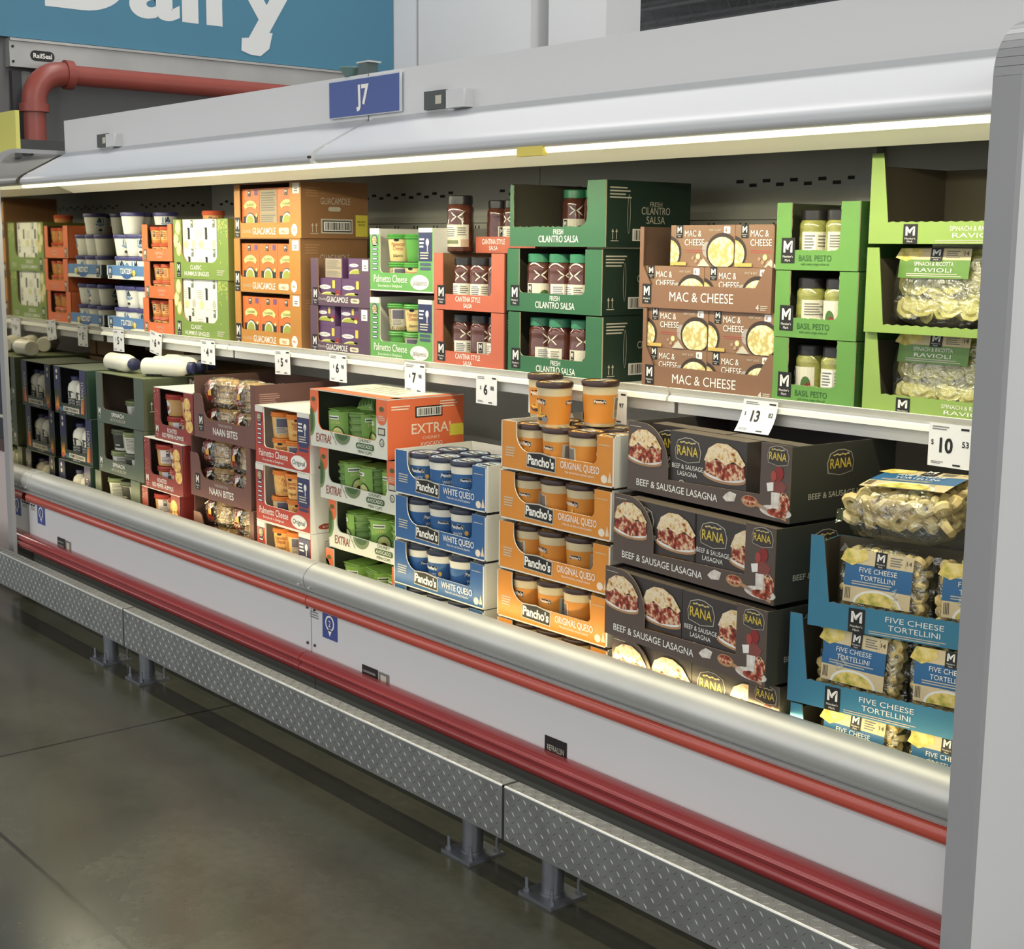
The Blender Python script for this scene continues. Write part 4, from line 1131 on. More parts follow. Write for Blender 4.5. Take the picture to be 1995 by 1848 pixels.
def guac_box(purple=False):
    if purple:
        w, d, h = 0.384, 0.28, 0.170; ol = notch(w, h, 0.048, 0.066, 0.040, 0.022, 0.022); root = carton('guacamole_box', 'display tray', w, d, h, ol, PUR, mat('purple_side', (70, 50, 66), 0.55), CARD)
    else:
        w, d, h = 0.508, 0.295, 0.205; ol = notch(w, h, 0.046, 0.080, 0.058, 0.014, 0.014); root = carton('guacamole_box', 'display tray', w, d, h, ol, OCH, OCHS, CARD, top=True)
    g = Gfx(front()); s_ = 0.8 if purple else 1.0
    g.mlogo(0.004 if not purple else 0.014, 0.002, 0.042*s_, 0.078*s_, L=1); g.rect(w-0.052*s_-0.006, w-0.010, h-0.042, h-0.004, WHITE, 1); g.lines(w-0.046*s_, w-0.014, h-0.036, h-0.02, 2, GREYINK, 2)
    g.rrect(w*0.68, w*0.83, 0.014, 0.036*s_+0.002, 0.009, mat('badge_cream', (226, 214, 180), 0.5), 1)
    if not purple: g.disc(w*0.905, 0.030, 0.022, 0.022, WHITE, 1, 20); g.text('M&S', w*0.905, 0.025, 0.010, OCH, 2)
    g.build('front_print', root)
    g = Gfx(front()); g.text('GUACAMOLE', w*0.46, 0.014, 0.026*s_, WHITE, 1, fit=0.175*s_, bold=0.01); g.text('CLASSIC' if not purple else 'Chunky', w*0.20, 0.020, 0.012*s_, PALE, 1, fit=0.070*s_); g.text('MILD', w*0.755, 0.019, 0.010*s_, OCH if not purple else PUR, 2); g.build('lettering', root)
    if not purple:
        g = Gfx(right(w)); g.text('GUACAMOLE', 0.150, 0.125, 0.026, PALE, 1, fit=0.130); g.rrect(0.118, 0.172, 0.100, 0.116, 0.007, PALE, 1); g.rect(0.085, 0.225, 0.018, 0.072, PALE, 1); g.rect(0.092, 0.218, 0.024, 0.066, BLACK, 2); g.barcode(0.096, 0.214, 0.028, 0.062, 3)
        g.arrows(0.048, 0.022, 0.034, PALE, 1); g.rect(0.238, 0.292, 0.008, 0.088, YELLOW, 1); g.text('DO NOT', 0.265, 0.060, 0.007, BLACK, 2); g.text('FREEZE', 0.265, 0.048, 0.007, BLACK, 2); g.lines(0.02, 0.09, 0.15, 0.19, 4, mat('ochre_ink', (172, 128, 84), 0.6), 1)
        g.build('side_print', root)
    return root


B_GUA = guac_box(); B_PUR = guac_box(True)

# ---- small cheese tubs in green (jalapeno) and red (original) boxes
PALG = mat('palm_green', (96, 166, 78), 0.45, var=0.03, vscale=12); PALR = mat('palm_red', (196, 62, 46), 0.45, var=0.03, vscale=12)
NAVYB = mat('palm_navy', (44, 52, 98), 0.45); SPECK = food('herb_speckle', [(0.4, (206, 196, 150)), (0.55, (150, 132, 96)), (0.65, (86, 84, 60))], 260)
PIM = food('pimento_spread', [(0.35, (230, 168, 88)), (0.6, (240, 196, 120)), (0.75, (216, 130, 70))], 90)
LIDG2 = mat('lid_leaf', (70, 150, 58), 0.35); LIDO = mat('lid_orange', (238, 132, 48), 0.35)


def palm_tub(lid, body, lab, facing, word):
    root, rf = tubcup('cheese_tub', 'tub', 0.036, 0.043, 0.092, body, lid, 0.010, 0.0025, ridges=1)
    g = Gfx(cyl(rf, math.radians(facing)), du=0.010)
    if lab == 'facts':
        g.rect(-0.026, 0.026, 0.014, 0.074, PALE, 1); g.rect(-0.02, 0.02, 0.040, 0.070, mat('facts_slate', (96, 92, 110), 0.5), 2); g.lines(-0.02, 0.02, 0.018, 0.038, 4, GREYINK, 2)
    else:
        g.text('Palmetto', 0, 0.052, 0.014, mat('palm_ink', (170, 60, 40), 0.5), 1, fit=0.046); g.text('Cheese', 0, 0.038, 0.014, mat('palm_ink', (170, 60, 40), 0.5), 1, fit=0.036); g.text(word, 0, 0.016, 0.011, BLACK, 1, fit=0.036); g.disc(-0.004, 0.072, 0.010, 0.005, BLACK, 1, 12)
    g.build('tub_print', root)
    return root


PJ = [palm_tub(LIDG2, SPECK, 'facts', -50, ''), palm_tub(LIDG2, mat('tub_butter', (222, 196, 130), 0.4), 'front', -60, 'Jalapeno'), palm_tub(LIDG2, mat('tub_leaf', (84, 156, 62), 0.4), 'facts', 10, '')]
PO = [palm_tub(LIDO, PIM, 'front', -60, 'Original'), palm_tub(LIDO, PIM, 'facts', -50, ''), palm_tub(LIDO, PIM, 'front', -30, 'Original')]


def palm_box(cf, word, stripe):
    w, d, h = 0.362, 0.29, 0.206 if cf is PALR else 0.211
    root = carton('cheese_tub_box', 'display tray', w, d, h, notch(w, h, 0.058, 0.080, 0.062, 0.016, 0.020), cf, CARDW, CARDW, top=(cf is PALR), edge=CARDW)
    g = Gfx(front()); g.rect(w-0.078, w-0.004, h-0.108, h-0.014, NAVYB, 1); g.rect(w-0.078, w-0.002, h-0.014, h, CARDW, 1); g.rect(0, 0.056, h-0.020, h, CARDW, 1)
    sp = (w-0.028, h-0.046); g.disc(sp[0], sp[1], 0.009, 0.012, WHITE, 2, 12); g.rect(sp[0]-0.002, sp[0]+0.002, sp[1]-0.030, sp[1], WHITE, 2)
    g.lines(w-0.072, w-0.042, h-0.066, h-0.030, 3, WHITE, 2); g.lines(w-0.068, w-0.014, h-0.102, h-0.076, 3, PALE, 2)
    for k in range(6): g.rrect(0.014, 0.046, 0.070+k*0.0165, 0.080+k*0.0165, 0.004, stripe, 1); g.rect(0.018, 0.042, 0.073+k*0.0165, 0.077+k*0.0165, WHITE, 2)
    g.disc(0.028, h-0.040, 0.020, 0.020, stripe, 1, 18); g.disc(0.028, h-0.040, 0.015, 0.015, SPECK, 2, 16)
    g.disc(w-0.072, 0.033, 0.052, 0.025, CARDW, 1, 26); g.disc(w-0.072, 0.033, 0.049, 0.0225, WHITE, 2, 26); g.rect(0, w, 0, 0.004, CARDW, 1)
    for k in range(2): g.rrect(w-0.070, w-0.010, 0.074+k*0.014, 0.084+k*0.014, 0.004, stripe, 1)
    g.build('front_print', root)
    g = Gfx(front()); g.text('Palmetto Cheese', 0.122, 0.030, 0.026, WHITE, 2, fit=0.196, bold=0.005); g.text('Everybody is Delighted', 0.120, 0.014, 0.009, WHITE, 2, fit=0.140); g.text(word, w-0.072, 0.024, 0.018, GREYINK if cf is PALG else BLACK, 3, fit=0.080, shear=0.12); g.build('lettering', root)
    g = Gfx(right(w)); pi = mat('palm_ink', (170, 60, 40), 0.5)
    g.disc(0.062, 0.022, 0.030, 0.010, pi, 1, 16); g.text('$5.97', 0.062, 0.018, 0.008, WHITE, 2); g.text('PALMETTO', 0.15, 0.098, 0.018, pi, 1, fit=0.12); g.text('CHEESE', 0.15, 0.074, 0.014, pi, 1, fit=0.07); g.lines(0.11, 0.19, 0.03, 0.06, 3, GREYINK, 1)
    g.rect(0.06, 0.14, 0.135, 0.180, GREYINK, 1); g.barcode(0.062, 0.138, 0.137, 0.178, 2); g.disc(0.118, 0.118, 0.024, 0.009, STEEL, 1, 14)
    g.build('side_print', root)
    return root


B_PJ = palm_box(PALG, 'Jalapeno', mat('stripe_slate', (70, 86, 110), 0.5)); B_PO = palm_box(PALR, 'Original', NAVYB)

# ---- avocado mini cups
AVG = mat('avo_cup_green', (112, 152, 72), 0.45, var=0.05, vscale=20); AVS = mat('avo_sleeve', (128, 178, 70), 0.45, var=0.06, vscale=14); AVD = mat('avo_dark', (58, 96, 44), 0.5)


def avo_pack(facing, lid):
    """stack of ribbed mini cups held by a printed band"""
    root = thing('avocado_cup_pack', None, 'cup pack'); r = 0.045; h = 0.094
    pr = [(0, 0)]; n = 5
    for k in range(n):
        z = h*k/n; dz = h/n; pr += [(r*0.90, z+0.001), (r*0.95, z+dz*0.55), (r, z+dz*0.60), (r, z+dz*0.86), (r*0.92, z+dz*0.92)]
    pr += [(r*0.9, h), (0, h)]
    b = MB(); b.lathe(pr, AVG, 22); b.build('cups', root)
    a = math.radians(facing); b = MB()
    b.lathe([(r*1.02, 0.002), (r*1.02, h-0.002)], AVS, 12, a0=a-0.75, a1=a+0.75); ov = b.build('printed_band', root)
    b2 = MB(); b2.box(-r*0.75, r*0.75, -r*0.75, r*0.75, h, h+0.002, AVS); b2.build('band_top', root)
    g = Gfx(cyl(lambda v: r*1.02, a), du=0.010); avocado(g, 0.004, 0.030, 0.020, 1); g.rect(-0.024, 0.010, 0.072, 0.082, WHITE, 1); g.lines(-0.022, 0.008, 0.073, 0.081, 1, AVD, 2)
    g.text('EXTRA', -0.002, 0.060, 0.008, GGRN, 1, fit=0.03); g.build('band_print', ov)
    return root


AV = [avo_pack(-62, 0), avo_pack(-15, 0), avo_pack(-100, 0)]
AVW = mat('avo_white', (214, 216, 200), 0.5, var=0.02, vscale=12); AVO = mat('avo_orange', (236, 106, 58), 0.5, var=0.03, vscale=12)


def avo_box(top):
    w, d, h = 0.442, 0.31, 0.190 if top else 0.172
    ol = notch(w, h, 0.045, 0.060, 0.055, 0.030, 0.014, zl=0.060)
    root = carton('avocado_box', 'display tray', w, d, h, ol, AVW, AVO if top else AVW, mat('avo_inside', (82, 92, 66), 0.8), top=top, ctop=AVW, edge=AVO if top else AVW)
    g = Gfx(front()); g.rect(0, 0.044, h-0.05, h, AVO, 1); g.disc(0.022, h-0.05, 0.022, 0.026, AVO, 1, 16, PI, 2*PI); g.disc(0.020, h-0.030, 0.013, 0.008, mat('leaf_dark', (86, 90, 44), 0.5), 2, 10)
    g.rect(w-0.059, w, h-0.055, h, AVO, 1); g.disc(w-0.030, h-0.055, 0.028, 0.026, AVO, 1, 16, PI, 2*PI); g.disc(w-0.030, h-0.030, 0.013, 0.008, mat('leaf_dark', (86, 90, 44), 0.5), 2, 10); g.lines(w-0.05, w-0.01, h-0.068, h-0.05, 3, PALE, 2)
    g.disc(0.0, 0.085, 0.028, 0.052, mat('avocado_flesh2', (108, 142, 66), 0.5), 1, 20, -PI/2, PI/2); g.disc(0.0, 0.085, 0.018, 0.040, AVD, 2, 20, -PI/2, PI/2)
    g.disc(0.190, 0.056, 0.046, 0.034, mat('avocado_skin2', (108, 130, 84), 0.5), 1, 20, PI, 2*PI); g.disc(0.190, 0.056, 0.032, 0.020, AVD, 2, 20, PI, 2*PI)
    g.rrect(0.268, 0.370, 0.020, 0.040, 0.009, AVD, 1); g.ring(0.412, 0.052, 0.013, 0.013, 0.003, BLACK, 1); g.text('U', 0.412, 0.046, 0.012, BLACK, 1); g.rect(w-0.05, w-0.012, 0.076, 0.100, STEEL, 1); g.rect(w-0.046, w-0.016, 0.080, 0.096, PALE, 2)
    g.build('front_print', root)
    g = Gfx(front()); rd = mat('extra_red', (150, 62, 50), 0.5)
    g.text('EXTRA!', 0.080, 0.018, 0.030, rd, 2, fit=0.088, bold=0.008); g.text('CHUNKY', 0.318, 0.044, 0.011, AVD, 2, fit=0.070); g.text('AVOCADO', 0.318, 0.025, 0.012, WHITE, 2, fit=0.084); g.text('MINI CUPS', 0.318, 0.006, 0.010, AVD, 2, fit=0.076); g.text('made with love', 0.135, 0.040, 0.009, AVD, 2, fit=0.060, rot=-0.9); g.build('lettering', root)
    g = Gfx(right(w))
    g.barcode(0.115, 0.215, 0.132, 0.160, 2) if top else None
    if top:
        g.rect(0.110, 0.220, 0.128, 0.164, BLACK, 1); g.text('EXTRA!', 0.175, 0.076, 0.034, mat('side_cream', (238, 216, 190), 0.5), 1, fit=0.160, bold=0.01); g.text('CHUNKY', 0.175, 0.056, 0.011, mat('side_cream', (238, 216, 190), 0.5), 1, fit=0.07); g.text('AVOCADO', 0.175, 0.034, 0.014, WHITE, 1, fit=0.09)
        g.lines(0.015, 0.10, 0.155, 0.172, 2, mat('side_cream', (238, 216, 190), 0.5), 1); g.lines(0.21, 0.29, 0.155, 0.180, 3, mat('side_cream', (238, 216, 190), 0.5), 1); g.rect(0.250, 0.308, 0.060, 0.098, YELLOW, 1)
    else: g.rect(0, 0.06, h-0.05, h, AVO, 1); g.lines(0.02, 0.1, 0.05, 0.09, 4, PALE, 1)
    g.build('side_print', root)
    if top:
        g = Gfx(topf(h+0.003)); g.rect(0, w, 0, 0.06, AVO, 1); g.lines(0.10, 0.36, 0.10, 0.24, 4, PALE, 1); g.rect(w-0.03, w, 0.03, 0.30, AVO, 1); g.build('top_print', root)
    return root


B_AV1 = avo_box(True); B_AV = avo_box(False)

# ---- naan bags
NAANB = mat('naan_brown', (116, 72, 64), 0.5, var=0.04, vscale=10); NRED = mat('naan_red', (150, 40, 36), 0.25, var=0.06, vscale=16)
BREAD = food('naan_bread', [(0.3, (150, 108, 62)), (0.5, (206, 172, 112)), (0.7, (232, 210, 160))], 22, rough=0.6); PEPY = mat('print_yellow_pepper', (236, 176, 60), 0.35)
FILMN = film('naan_film', (0.96, 0.93, 0.84), 0.74, 0.10, 0.7, 30)


def naan_bag(seed):
    root = thing('naan_bag', None, 'bread bag'); w, d, h = 0.195, 0.09, 0.098; rn = random.Random(seed)
    b = MB()
    for k in range(4):
        n = 14; vs = []; z = 0.014+k*0.021
        for i in range(n): a = 2*PI*i/n; q = rn.uniform(.92, 1.04); vs += [(w*0.38*q*math.cos(a)+0.012, d*0.38*q*math.sin(a), z+rn.uniform(-.002, .002)), (w*0.33*q*math.cos(a)+0.012, d*0.33*q*math.sin(a), z+0.018)]
        fs = [(2*i, 2*((i+1) % n), 2*((i+1) % n)+1, 2*i+1) for i in range(n)]+[tuple(2*i+1 for i in range(n))]; b.add(vs, fs, BREAD, True)
    b.build('naan_bread', root)
    b = MB(); pillow(b, w, d, h, FILMN, seed, amp=0.012); b.build('film', root)
    g = Gfx(lambda u, v, L: (u, -d/2*(max(0, 1-abs(2*u/w)**4))**0.5*(max(0.05, 1-abs(2*v/h-1)**4))**0.5-0.0015-EPS*L, v), du=0.012)
    for k in range(6):
        v0, v1 = h*(0.06+0.147*k), h*(0.06+0.147*(k+1)); e = 0.072+0.014*math.sin(k*1.7)
        g.rect(-w*0.47, -w*0.47+e, v0, v1, NRED, 1)
    for k in range(4):
        v0, v1 = h*(0.30+0.1*k), h*(0.30+0.1*(k+1)); g.rect(-w*0.47+0.045, -w*0.47+0.075-0.012*abs(k-1.5), v0, v1, NRED if k in (0, 3) else PEPY, 2)
    for k in range(3): g.rect(-w*0.47+0.058+0.009*k, -w*0.47+0.066+0.009*k, h*(0.60+0.05*k), h*(0.82+0.03*k), WHITE, 3)
    g.mlogo(-w*0.47+0.012, h*0.62, 0.014, h*0.24, None, WHITE, 2)
    g.disc(-w*0.47+0.03, h*0.26, 0.018, h*0.14, mat('naan_orange', (214, 96, 40), 0.3), 2, 12)
    g.build('bag_print', root)
    return root


NB = [naan_bag(2), naan_bag(9)]


def naan_box():
    w, d, h = 0.468, 0.36, 0.232
    ol = [(0, 0), (w, 0), (w, h), (w-0.030, h), (w-0.030, 0.105), (w-0.050, 0.076), (0.13, 0.076)]+arc(0.125, 0.125, 0.05, 0.049, -PI/2, -PI, 6)+[(0.066, 0.155), (0.0, 0.175)]
    ol = ol[:-1]+[(0.05, 0.168), (0.0, 0.168)]
    root = carton('naan_box', 'display tray', w, d, h, ol, NAANB, mat('naan_side', (96, 62, 56), 0.55), mat('naan_inside', (92, 62, 50), 0.8), side=h, lside=h)
    g = Gfx(front()); g.mlogo(0.040, 0.026, 0.036, 0.064, L=1); g.build('logo_patch', root)
    g = Gfx(front()); g.text('NAAN BITES', 0.245, 0.022, 0.028, WHITE, 1, fit=0.188, bold=0.01); g.text('TANDOORI STYLE', 0.245, 0.056, 0.011, PALE, 1, fit=0.105); g.build('lettering', root)
    g = Gfx(right(w)); g.lines(0.02, 0.11, h-0.075, h-0.03, 6, mat('naan_ink', (160, 120, 108), 0.5), 1); g.mlogo(0.235, h-0.105, 0.06, 0.085, None, PALE, 1); g.rect(0.05, 0.13, 0.01, 0.07, PALE, 1); g.arrows(0.03, 0.09, 0.03, PALE, 1); g.build('side_print', root)
    return root


B_NA = naan_box()

# ---- red pepper hummus, spinach dip, ranch, hummus singles, orange hummus, tzatziki
RPH = mat('pepper_box_red', (150, 48, 44), 0.5, var=0.04, vscale=12); HUM = mat('hummus_tan', (206, 158, 92), 0.35, var=0.05, vscale=25); LIDR = mat('lid_red', (176, 58, 44), 0.35); PITA = food('printed_pita', [(0.3, (196, 140, 70)), (0.55, (232, 196, 120)), (0.75, (240, 216, 150))], 40)


def rph_tub(facing, face):
    root, rf = tubcup('hummus_tub', 'tub', 0.050, 0.056, 0.088, HUM, LIDR, 0.014, 0.003, ridges=1)
    g = Gfx(cyl(rf, math.radians(facing)), du=0.010)
    if face: g.rect(-0.034, 0.034, 0.012, 0.066, mat('tub_label', (222, 214, 214), 0.5), 1); g.mlogo(-0.007, 0.040, 0.014, 0.024, L=2); g.lines(-0.028, 0.028, 0.016, 0.038, 4, GREYINK, 2)
    else: g.disc(0, 0.036, 0.026, 0.028, mat('tub_label', (222, 214, 214), 0.5), 1, 18); g.disc(0, 0.030, 0.012, 0.010, mat('print_tomato', (150, 42, 40), 0.45), 2, 12)
    g.build('tub_label', root); return root


RT = [rph_tub(-40, True), rph_tub(-110, False), rph_tub(-50, True)]


def rph_box():
    w, d, h = 0.338, 0.30, 0.204
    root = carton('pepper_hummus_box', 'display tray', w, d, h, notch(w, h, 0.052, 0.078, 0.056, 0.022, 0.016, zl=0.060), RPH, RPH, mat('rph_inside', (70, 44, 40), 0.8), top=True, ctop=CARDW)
    g = Gfx(front()); rn = random.Random(4)
    for k in range(26):
        u, v = rn.uniform(0.004, 0.046), rn.uniform(0.07, h-0.006); a = rn.uniform(0, 3); g.poly([(u, v), (u+0.006*math.cos(a), v+0.006*math.sin(a)), (u+0.004*math.cos(a+1), v+0.004*math.sin(a+1))], rn.choice((PEPY, WHITE, mat('fleck_pink', (206, 120, 100), 0.5))), 1)
    for u, v in ((w-0.050, h-0.045), (w-0.044, h-0.088), (w-0.034, h-0.130)): g.disc(u, v, 0.030, 0.026, PITA, 1, 16)
    g.build('front_print', root)
    g = Gfx(front()); g.mlogo(0.008, 0.004, 0.034, 0.056, None, WHITE, 1); g.text('ROASTED', 0.155, 0.032, 0.018, WHITE, 1, fit=0.082, bold=0.01); g.text('RED PEPPER HUMMUS', 0.160, 0.010, 0.018, WHITE, 1, fit=0.185, bold=0.01); g.build('lettering', root)
    return root


B_RP = rph_box()
SPG = mat('spinach_green', (80, 94, 78), 0.5, var=0.03, vscale=12); LIDS = mat('lid_sage', (120, 132, 84), 0.3); TUBW = mat('tub_clear_white', (214, 214, 200), 0.35); SPL = mat('label_black', (52, 54, 46), 0.5)


def spi_tub(facing, dark):
    root, rf = tubcup('spinach_dip_tub', 'tub', 0.048, 0.056, 0.092, TUBW, LIDS if not dark else mat('lid_olive', (88, 96, 76), 0.35), 0.014, 0.004, ridges=1)
    g = Gfx(cyl(rf, math.radians(facing)), du=0.010)
    g.rect(-0.032, 0.032, 0.012, 0.070, SPL if dark else mat('spi_facts', (196, 198, 184), 0.5), 1)
    if dark: g.lines(-0.01, 0.02, 0.020, 0.03, 1, PALE, 2)
    else: g.lines(-0.028, 0.028, 0.015, 0.066, 8, GREYINK, 2)
    g.build('tub_label', root); return root


ST = [spi_tub(-85, True), spi_tub(-45, False)]


def spi_box(top):
    w, d, h = 0.445, 0.36, 0.214
    root = carton('spinach_dip_box', 'display tray', w, d, h, notch(w, h, 0.060, 0.086, 0.060, 0.018, 0.016), SPG, mat('spinach_side', (82, 92, 62), 0.5), mat('spi_inside', (88, 72, 52), 0.8), top=top, ctop=mat('spinach_top', (104, 112, 74), 0.55))
    g = Gfx(front()); g.mlogo(0.012, 0.012, 0.034, 0.058, None, WHITE, 1); g.text('SPINACH', 0.200, 0.034, 0.018, WHITE, 1, fit=0.115, bold=0.01); g.text('ARTICHOKE DIP', 0.200, 0.014, 0.014, PALE, 1, fit=0.145); g.build('lettering', root)
    g = Gfx(right(w)); g.arrows(0.035, 0.085, 0.036, WHITE, 1); g.mlogo(0.20, h-0.065, 0.055, 0.065, SPL, PALE, 1); g.build('side_print', root)
    return root


B_SP1 = spi_box(True); B_SP = spi_box(False)
RAND = mat('ranch_dark', (46, 56, 46), 0.5, var=0.03, vscale=10); RANN = mat('ranch_navy', (38, 42, 84), 0.45); RANW = mat('ranch_white', (228, 224, 204), 0.35)
CARR = mat('print_carrot', (222, 142, 60), 0.5); RADI = mat('print_radish', (206, 84, 66), 0.5)


def jug(c_label=True):
    """milk-white dressing bottle with a waist, round shoulders and a navy cap"""
    root = thing('ranch_bottle', None, 'bottle'); h = 0.150
    b = MB(); b.lathe([(0, 0.002), (0.036, 0), (0.040, 0.006), (0.040, 0.078), (0.041, 0.084), (0.041, 0.112), (0.036, 0.130), (0.024, 0.140), (0.020, 0.144), (0.020, 0.150)], RANW, 26); b.build('bottle_body', root)
    b = MB(); b.lathe([(0.024, 0.146), (0.027, 0.147), (0.027, 0.163), (0.024, 0.165), (0, 0.165)], RANN, 22); b.build('cap', root)
    g = Gfx(cyl(lambda v: 0.0405, math.radians(-82)), du=0.008); g.disc(0, 0.066, 0.036, 0.034, SPL, 1, 20, 0, PI); g.rect(-0.036, 0.036, 0.012, 0.066, SPL, 1); g.text('HOMESTYLE', 0, 0.052, 0.009, WHITE, 2, fit=0.05); g.text('RANCH', 0, 0.036, 0.013, WHITE, 2, fit=0.05); g.lines(-0.025, 0.025, 0.016, 0.03, 3, PALE, 2); g.build('bottle_label', root)
    return root


RB = jug()


def ranch_box():
    w, d, h = 0.352, 0.28, 0.212
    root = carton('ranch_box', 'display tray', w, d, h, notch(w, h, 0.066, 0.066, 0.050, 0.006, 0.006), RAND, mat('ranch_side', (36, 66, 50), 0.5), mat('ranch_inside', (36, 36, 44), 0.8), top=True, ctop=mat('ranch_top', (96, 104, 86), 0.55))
    g = Gfx(front())
    for u0, u1 in ((0, 0.065), (w-0.065, w)): g.rect(u0, u1, h*0.50, h, RANN, 1)
    for v in (0.8, 0.93): g.disc(0.032, h*v-0.006, 0.010, 0.010, PALE, 2, 14)
    g.text('RANCH', w-0.024, h*0.56, 0.030, PALE, 2, fit=0.080, rot=PI/2)
    for u in (0.018, 0.032, 0.046): g.poly([(u-0.008, 0.02), (u+0.010, 0.02), (u+0.006*math.sin(u*200), 0.085)], CARR if u != 0.032 else PEPY, 2)
    g.disc(0.030, 0.022, 0.016, 0.012, RADI, 3, 12); g.disc(0.074, 0.022, 0.022, 0.010, mat('print_teal', (60, 110, 130), 0.5), 2, 14)
    for u in (w-0.052, w-0.034): g.poly([(u-0.008, 0.018), (u+0.010, 0.018), (u+0.016, 0.082), (u+0.004, 0.088)], CARR if u < w-0.04 else RADI, 2)
    g.rect(0.096, w-0.078, 0.016, 0.038, PALE, 2); g.build('front_print', root)
    g = Gfx(front()); g.text('HOMESTYLE RANCH', w*0.52, 0.021, 0.013, SPL, 3, fit=0.150, bold=0.01); g.text('DRESSING & DIP', w*0.5, 0.006, 0.006, WHITE, 2, fit=0.08); g.build('lettering', root)
    return root


B_RA = ranch_box()
HGR = mat('hummus_green', (122, 150, 60), 0.5, var=0.03, vscale=12); CW = mat('carton_white', (238, 238, 220), 0.45, var=0.02, vscale=14)


def single_carton(w):
    root = thing('hummus_carton', None, 'food carton'); h = 0.122; b = MB(); b.box(0, w, 0, 0.09, 0, h, CW); b.build('sleeve', root)
    g = Gfx(front()); m_ = w*0.52; g.rect(m_-0.009, m_+0.009, h*0.32, h*0.72, mat('slot_black', (34, 36, 26), 0.7), 1); g.rect(m_-0.013, m_-0.009, h*0.68, h*0.72, mat('slot_black', (34, 36, 26), 0.7), 1); g.build('hand_slot', root)
    g = Gfx(front()); g.mlogo(w-0.034, h*0.72, 0.020, h*0.26, mat('olive_patch', (84, 96, 66), 0.5), WHITE, 1); g.disc(w*0.28, h*0.16, 0.022, 0.016, mat('pale_dip', (220, 214, 150), 0.5), 1, 14); g.lines(w*0.08, w*0.38, h*0.34, h*0.66, 5, PALE, 1); g.disc(w*0.86, h*0.18, 0.015, 0.018, PALE, 1, 12); g.build('front_print', root)
    return root


HC = [single_carton(0.108), single_carton(0.185)]


def hum_box():
    w, d, h = 0.474, 0.30, 0.246
    root = carton('hummus_singles_box', 'display tray', w, d, h, notch(w, h, 0.070, 0.088, 0.070, 0.055, 0.050), HGR, mat('hummus_side', (116, 122, 46), 0.55), CARD)
    g = Gfx(front()); rn = random.Random(8)
    for u, v in ((0.042, 0.212), (0.024, 0.158), (0.046, 0.125)): g.disc(u, v, 0.024, 0.032, PITA if v < 0.13 else mat('cuke', (216, 208, 130), 0.5), 1, 18); g.disc(u, v, 0.018, 0.025, mat('cuke2', (228, 222, 160), 0.5), 2, 16)
    for k in range(40):
        u, v = rn.uniform(w-0.08, w-0.008), h-0.006-abs(rn.gauss(0, 0.045)); g.disc(u, v, 0.004, 0.003, mat('seed', (206, 210, 100), 0.5), 1, 6)
    g.mlogo(0.024, 0.006, 0.034, 0.062, L=1); g.lines(w-0.100, w-0.030, 0.018, 0.042, 3, PALE, 1); g.build('front_print', root)
    g = Gfx(front()); g.text('CLASSIC', 0.195, 0.040, 0.018, WHITE, 1, fit=0.098, bold=0.01); g.text('HUMMUS SINGLES', 0.200, 0.014, 0.018, WHITE, 1, fit=0.215, bold=0.01); g.build('lettering', root)
    g = Gfx(right(w)); g.arrows(0.10, 0.03, 0.036, WHITE, 1); g.lines(0.06, 0.16, 0.17, 0.21, 4, PALE, 1); g.build('side_print', root)
    return root


B_HU = hum_box()
ORG = mat('orange_box', (232, 112, 58), 0.5, var=0.03, vscale=12); ORT = mat('orange_tub', (222, 146, 70), 0.4, var=0.05, vscale=30)


def or_tub():
    root, rf = tubcup('orange_tub', 'tub', 0.034, 0.040, 0.078, ORT, mat('lid_salmon', (214, 92, 60), 0.35), 0.010, 0.002, ridges=1)
    g = Gfx(cyl(rf, math.radians(-60)), du=0.008); g.rect(-0.020, 0.020, 0.016, 0.060, mat('orange_lab', (238, 178, 104), 0.5), 1); g.mlogo(-0.016, 0.030, 0.013, 0.026, STEEL, PALE, 2); g.lines(0.0, 0.017, 0.02, 0.055, 4, mat('orange_ink', (190, 90, 40), 0.5), 2); g.build('tub_label', root)
    return root


OT = or_tub()


def or_box():
    w, d, h = 0.290, 0.27, 0.157
    root = carton('orange_hummus_box', 'display tray', w, d, h, notch(w, h, 0.056, 0.040, 0.052, 0.014, 0.012), ORG, ORG, mat('or_inside', (96, 60, 40), 0.8))
    g = Gfx(front()); g.mlogo(0.018, 0.004, 0.026, 0.046, mat('olive_patch', (84, 96, 66), 0.5), WHITE, 1); g.build('logo_patch', root)
    g = Gfx(front()); g.text('BUFFALO', 0.168, 0.028, 0.012, PALE, 1, fit=0.070); g.text('HUMMUS', 0.168, 0.012, 0.010, PALE, 1, fit=0.050); g.build('lettering', root)
    return root


B_OR = or_box()
TZB = mat('tz_blue', (88, 134, 188), 0.45, var=0.03, vscale=12); TZN = mat('tz_navy', (60, 58, 118), 0.4); TZW = mat('tz_white', (234, 234, 222), 0.4)


def tz_tub(facing):
    root, rf = tubcup('tzatziki_tub', 'tub', 0.042, 0.052, 0.098, TZW, TZN, 0.012, 0.003)
    g = Gfx(cyl(rf, math.radians(facing)), du=0.010)
    for k in range(3): g.disc(-0.014+k*0.012, 0.060, 0.003, 0.018, TZB, 1, 10)
    g.poly([(-0.004, 0.055), (0.020, 0.055), (0.010, 0.078), (0.006, 0.078)], SPL, 2); g.disc(0.002, 0.050, 0.024, 0.012, TZB, 2, 16, PI, 2*PI); g.text('TZATZIKI', 0.002, 0.043, 0.008, WHITE, 3, fit=0.034); g.disc(0.0, 0.020, 0.011, 0.006, SPL, 2, 10); g.build('tub_print', root)
    return root


TZ = [tz_tub(-70), tz_tub(-30), tz_tub(150)]


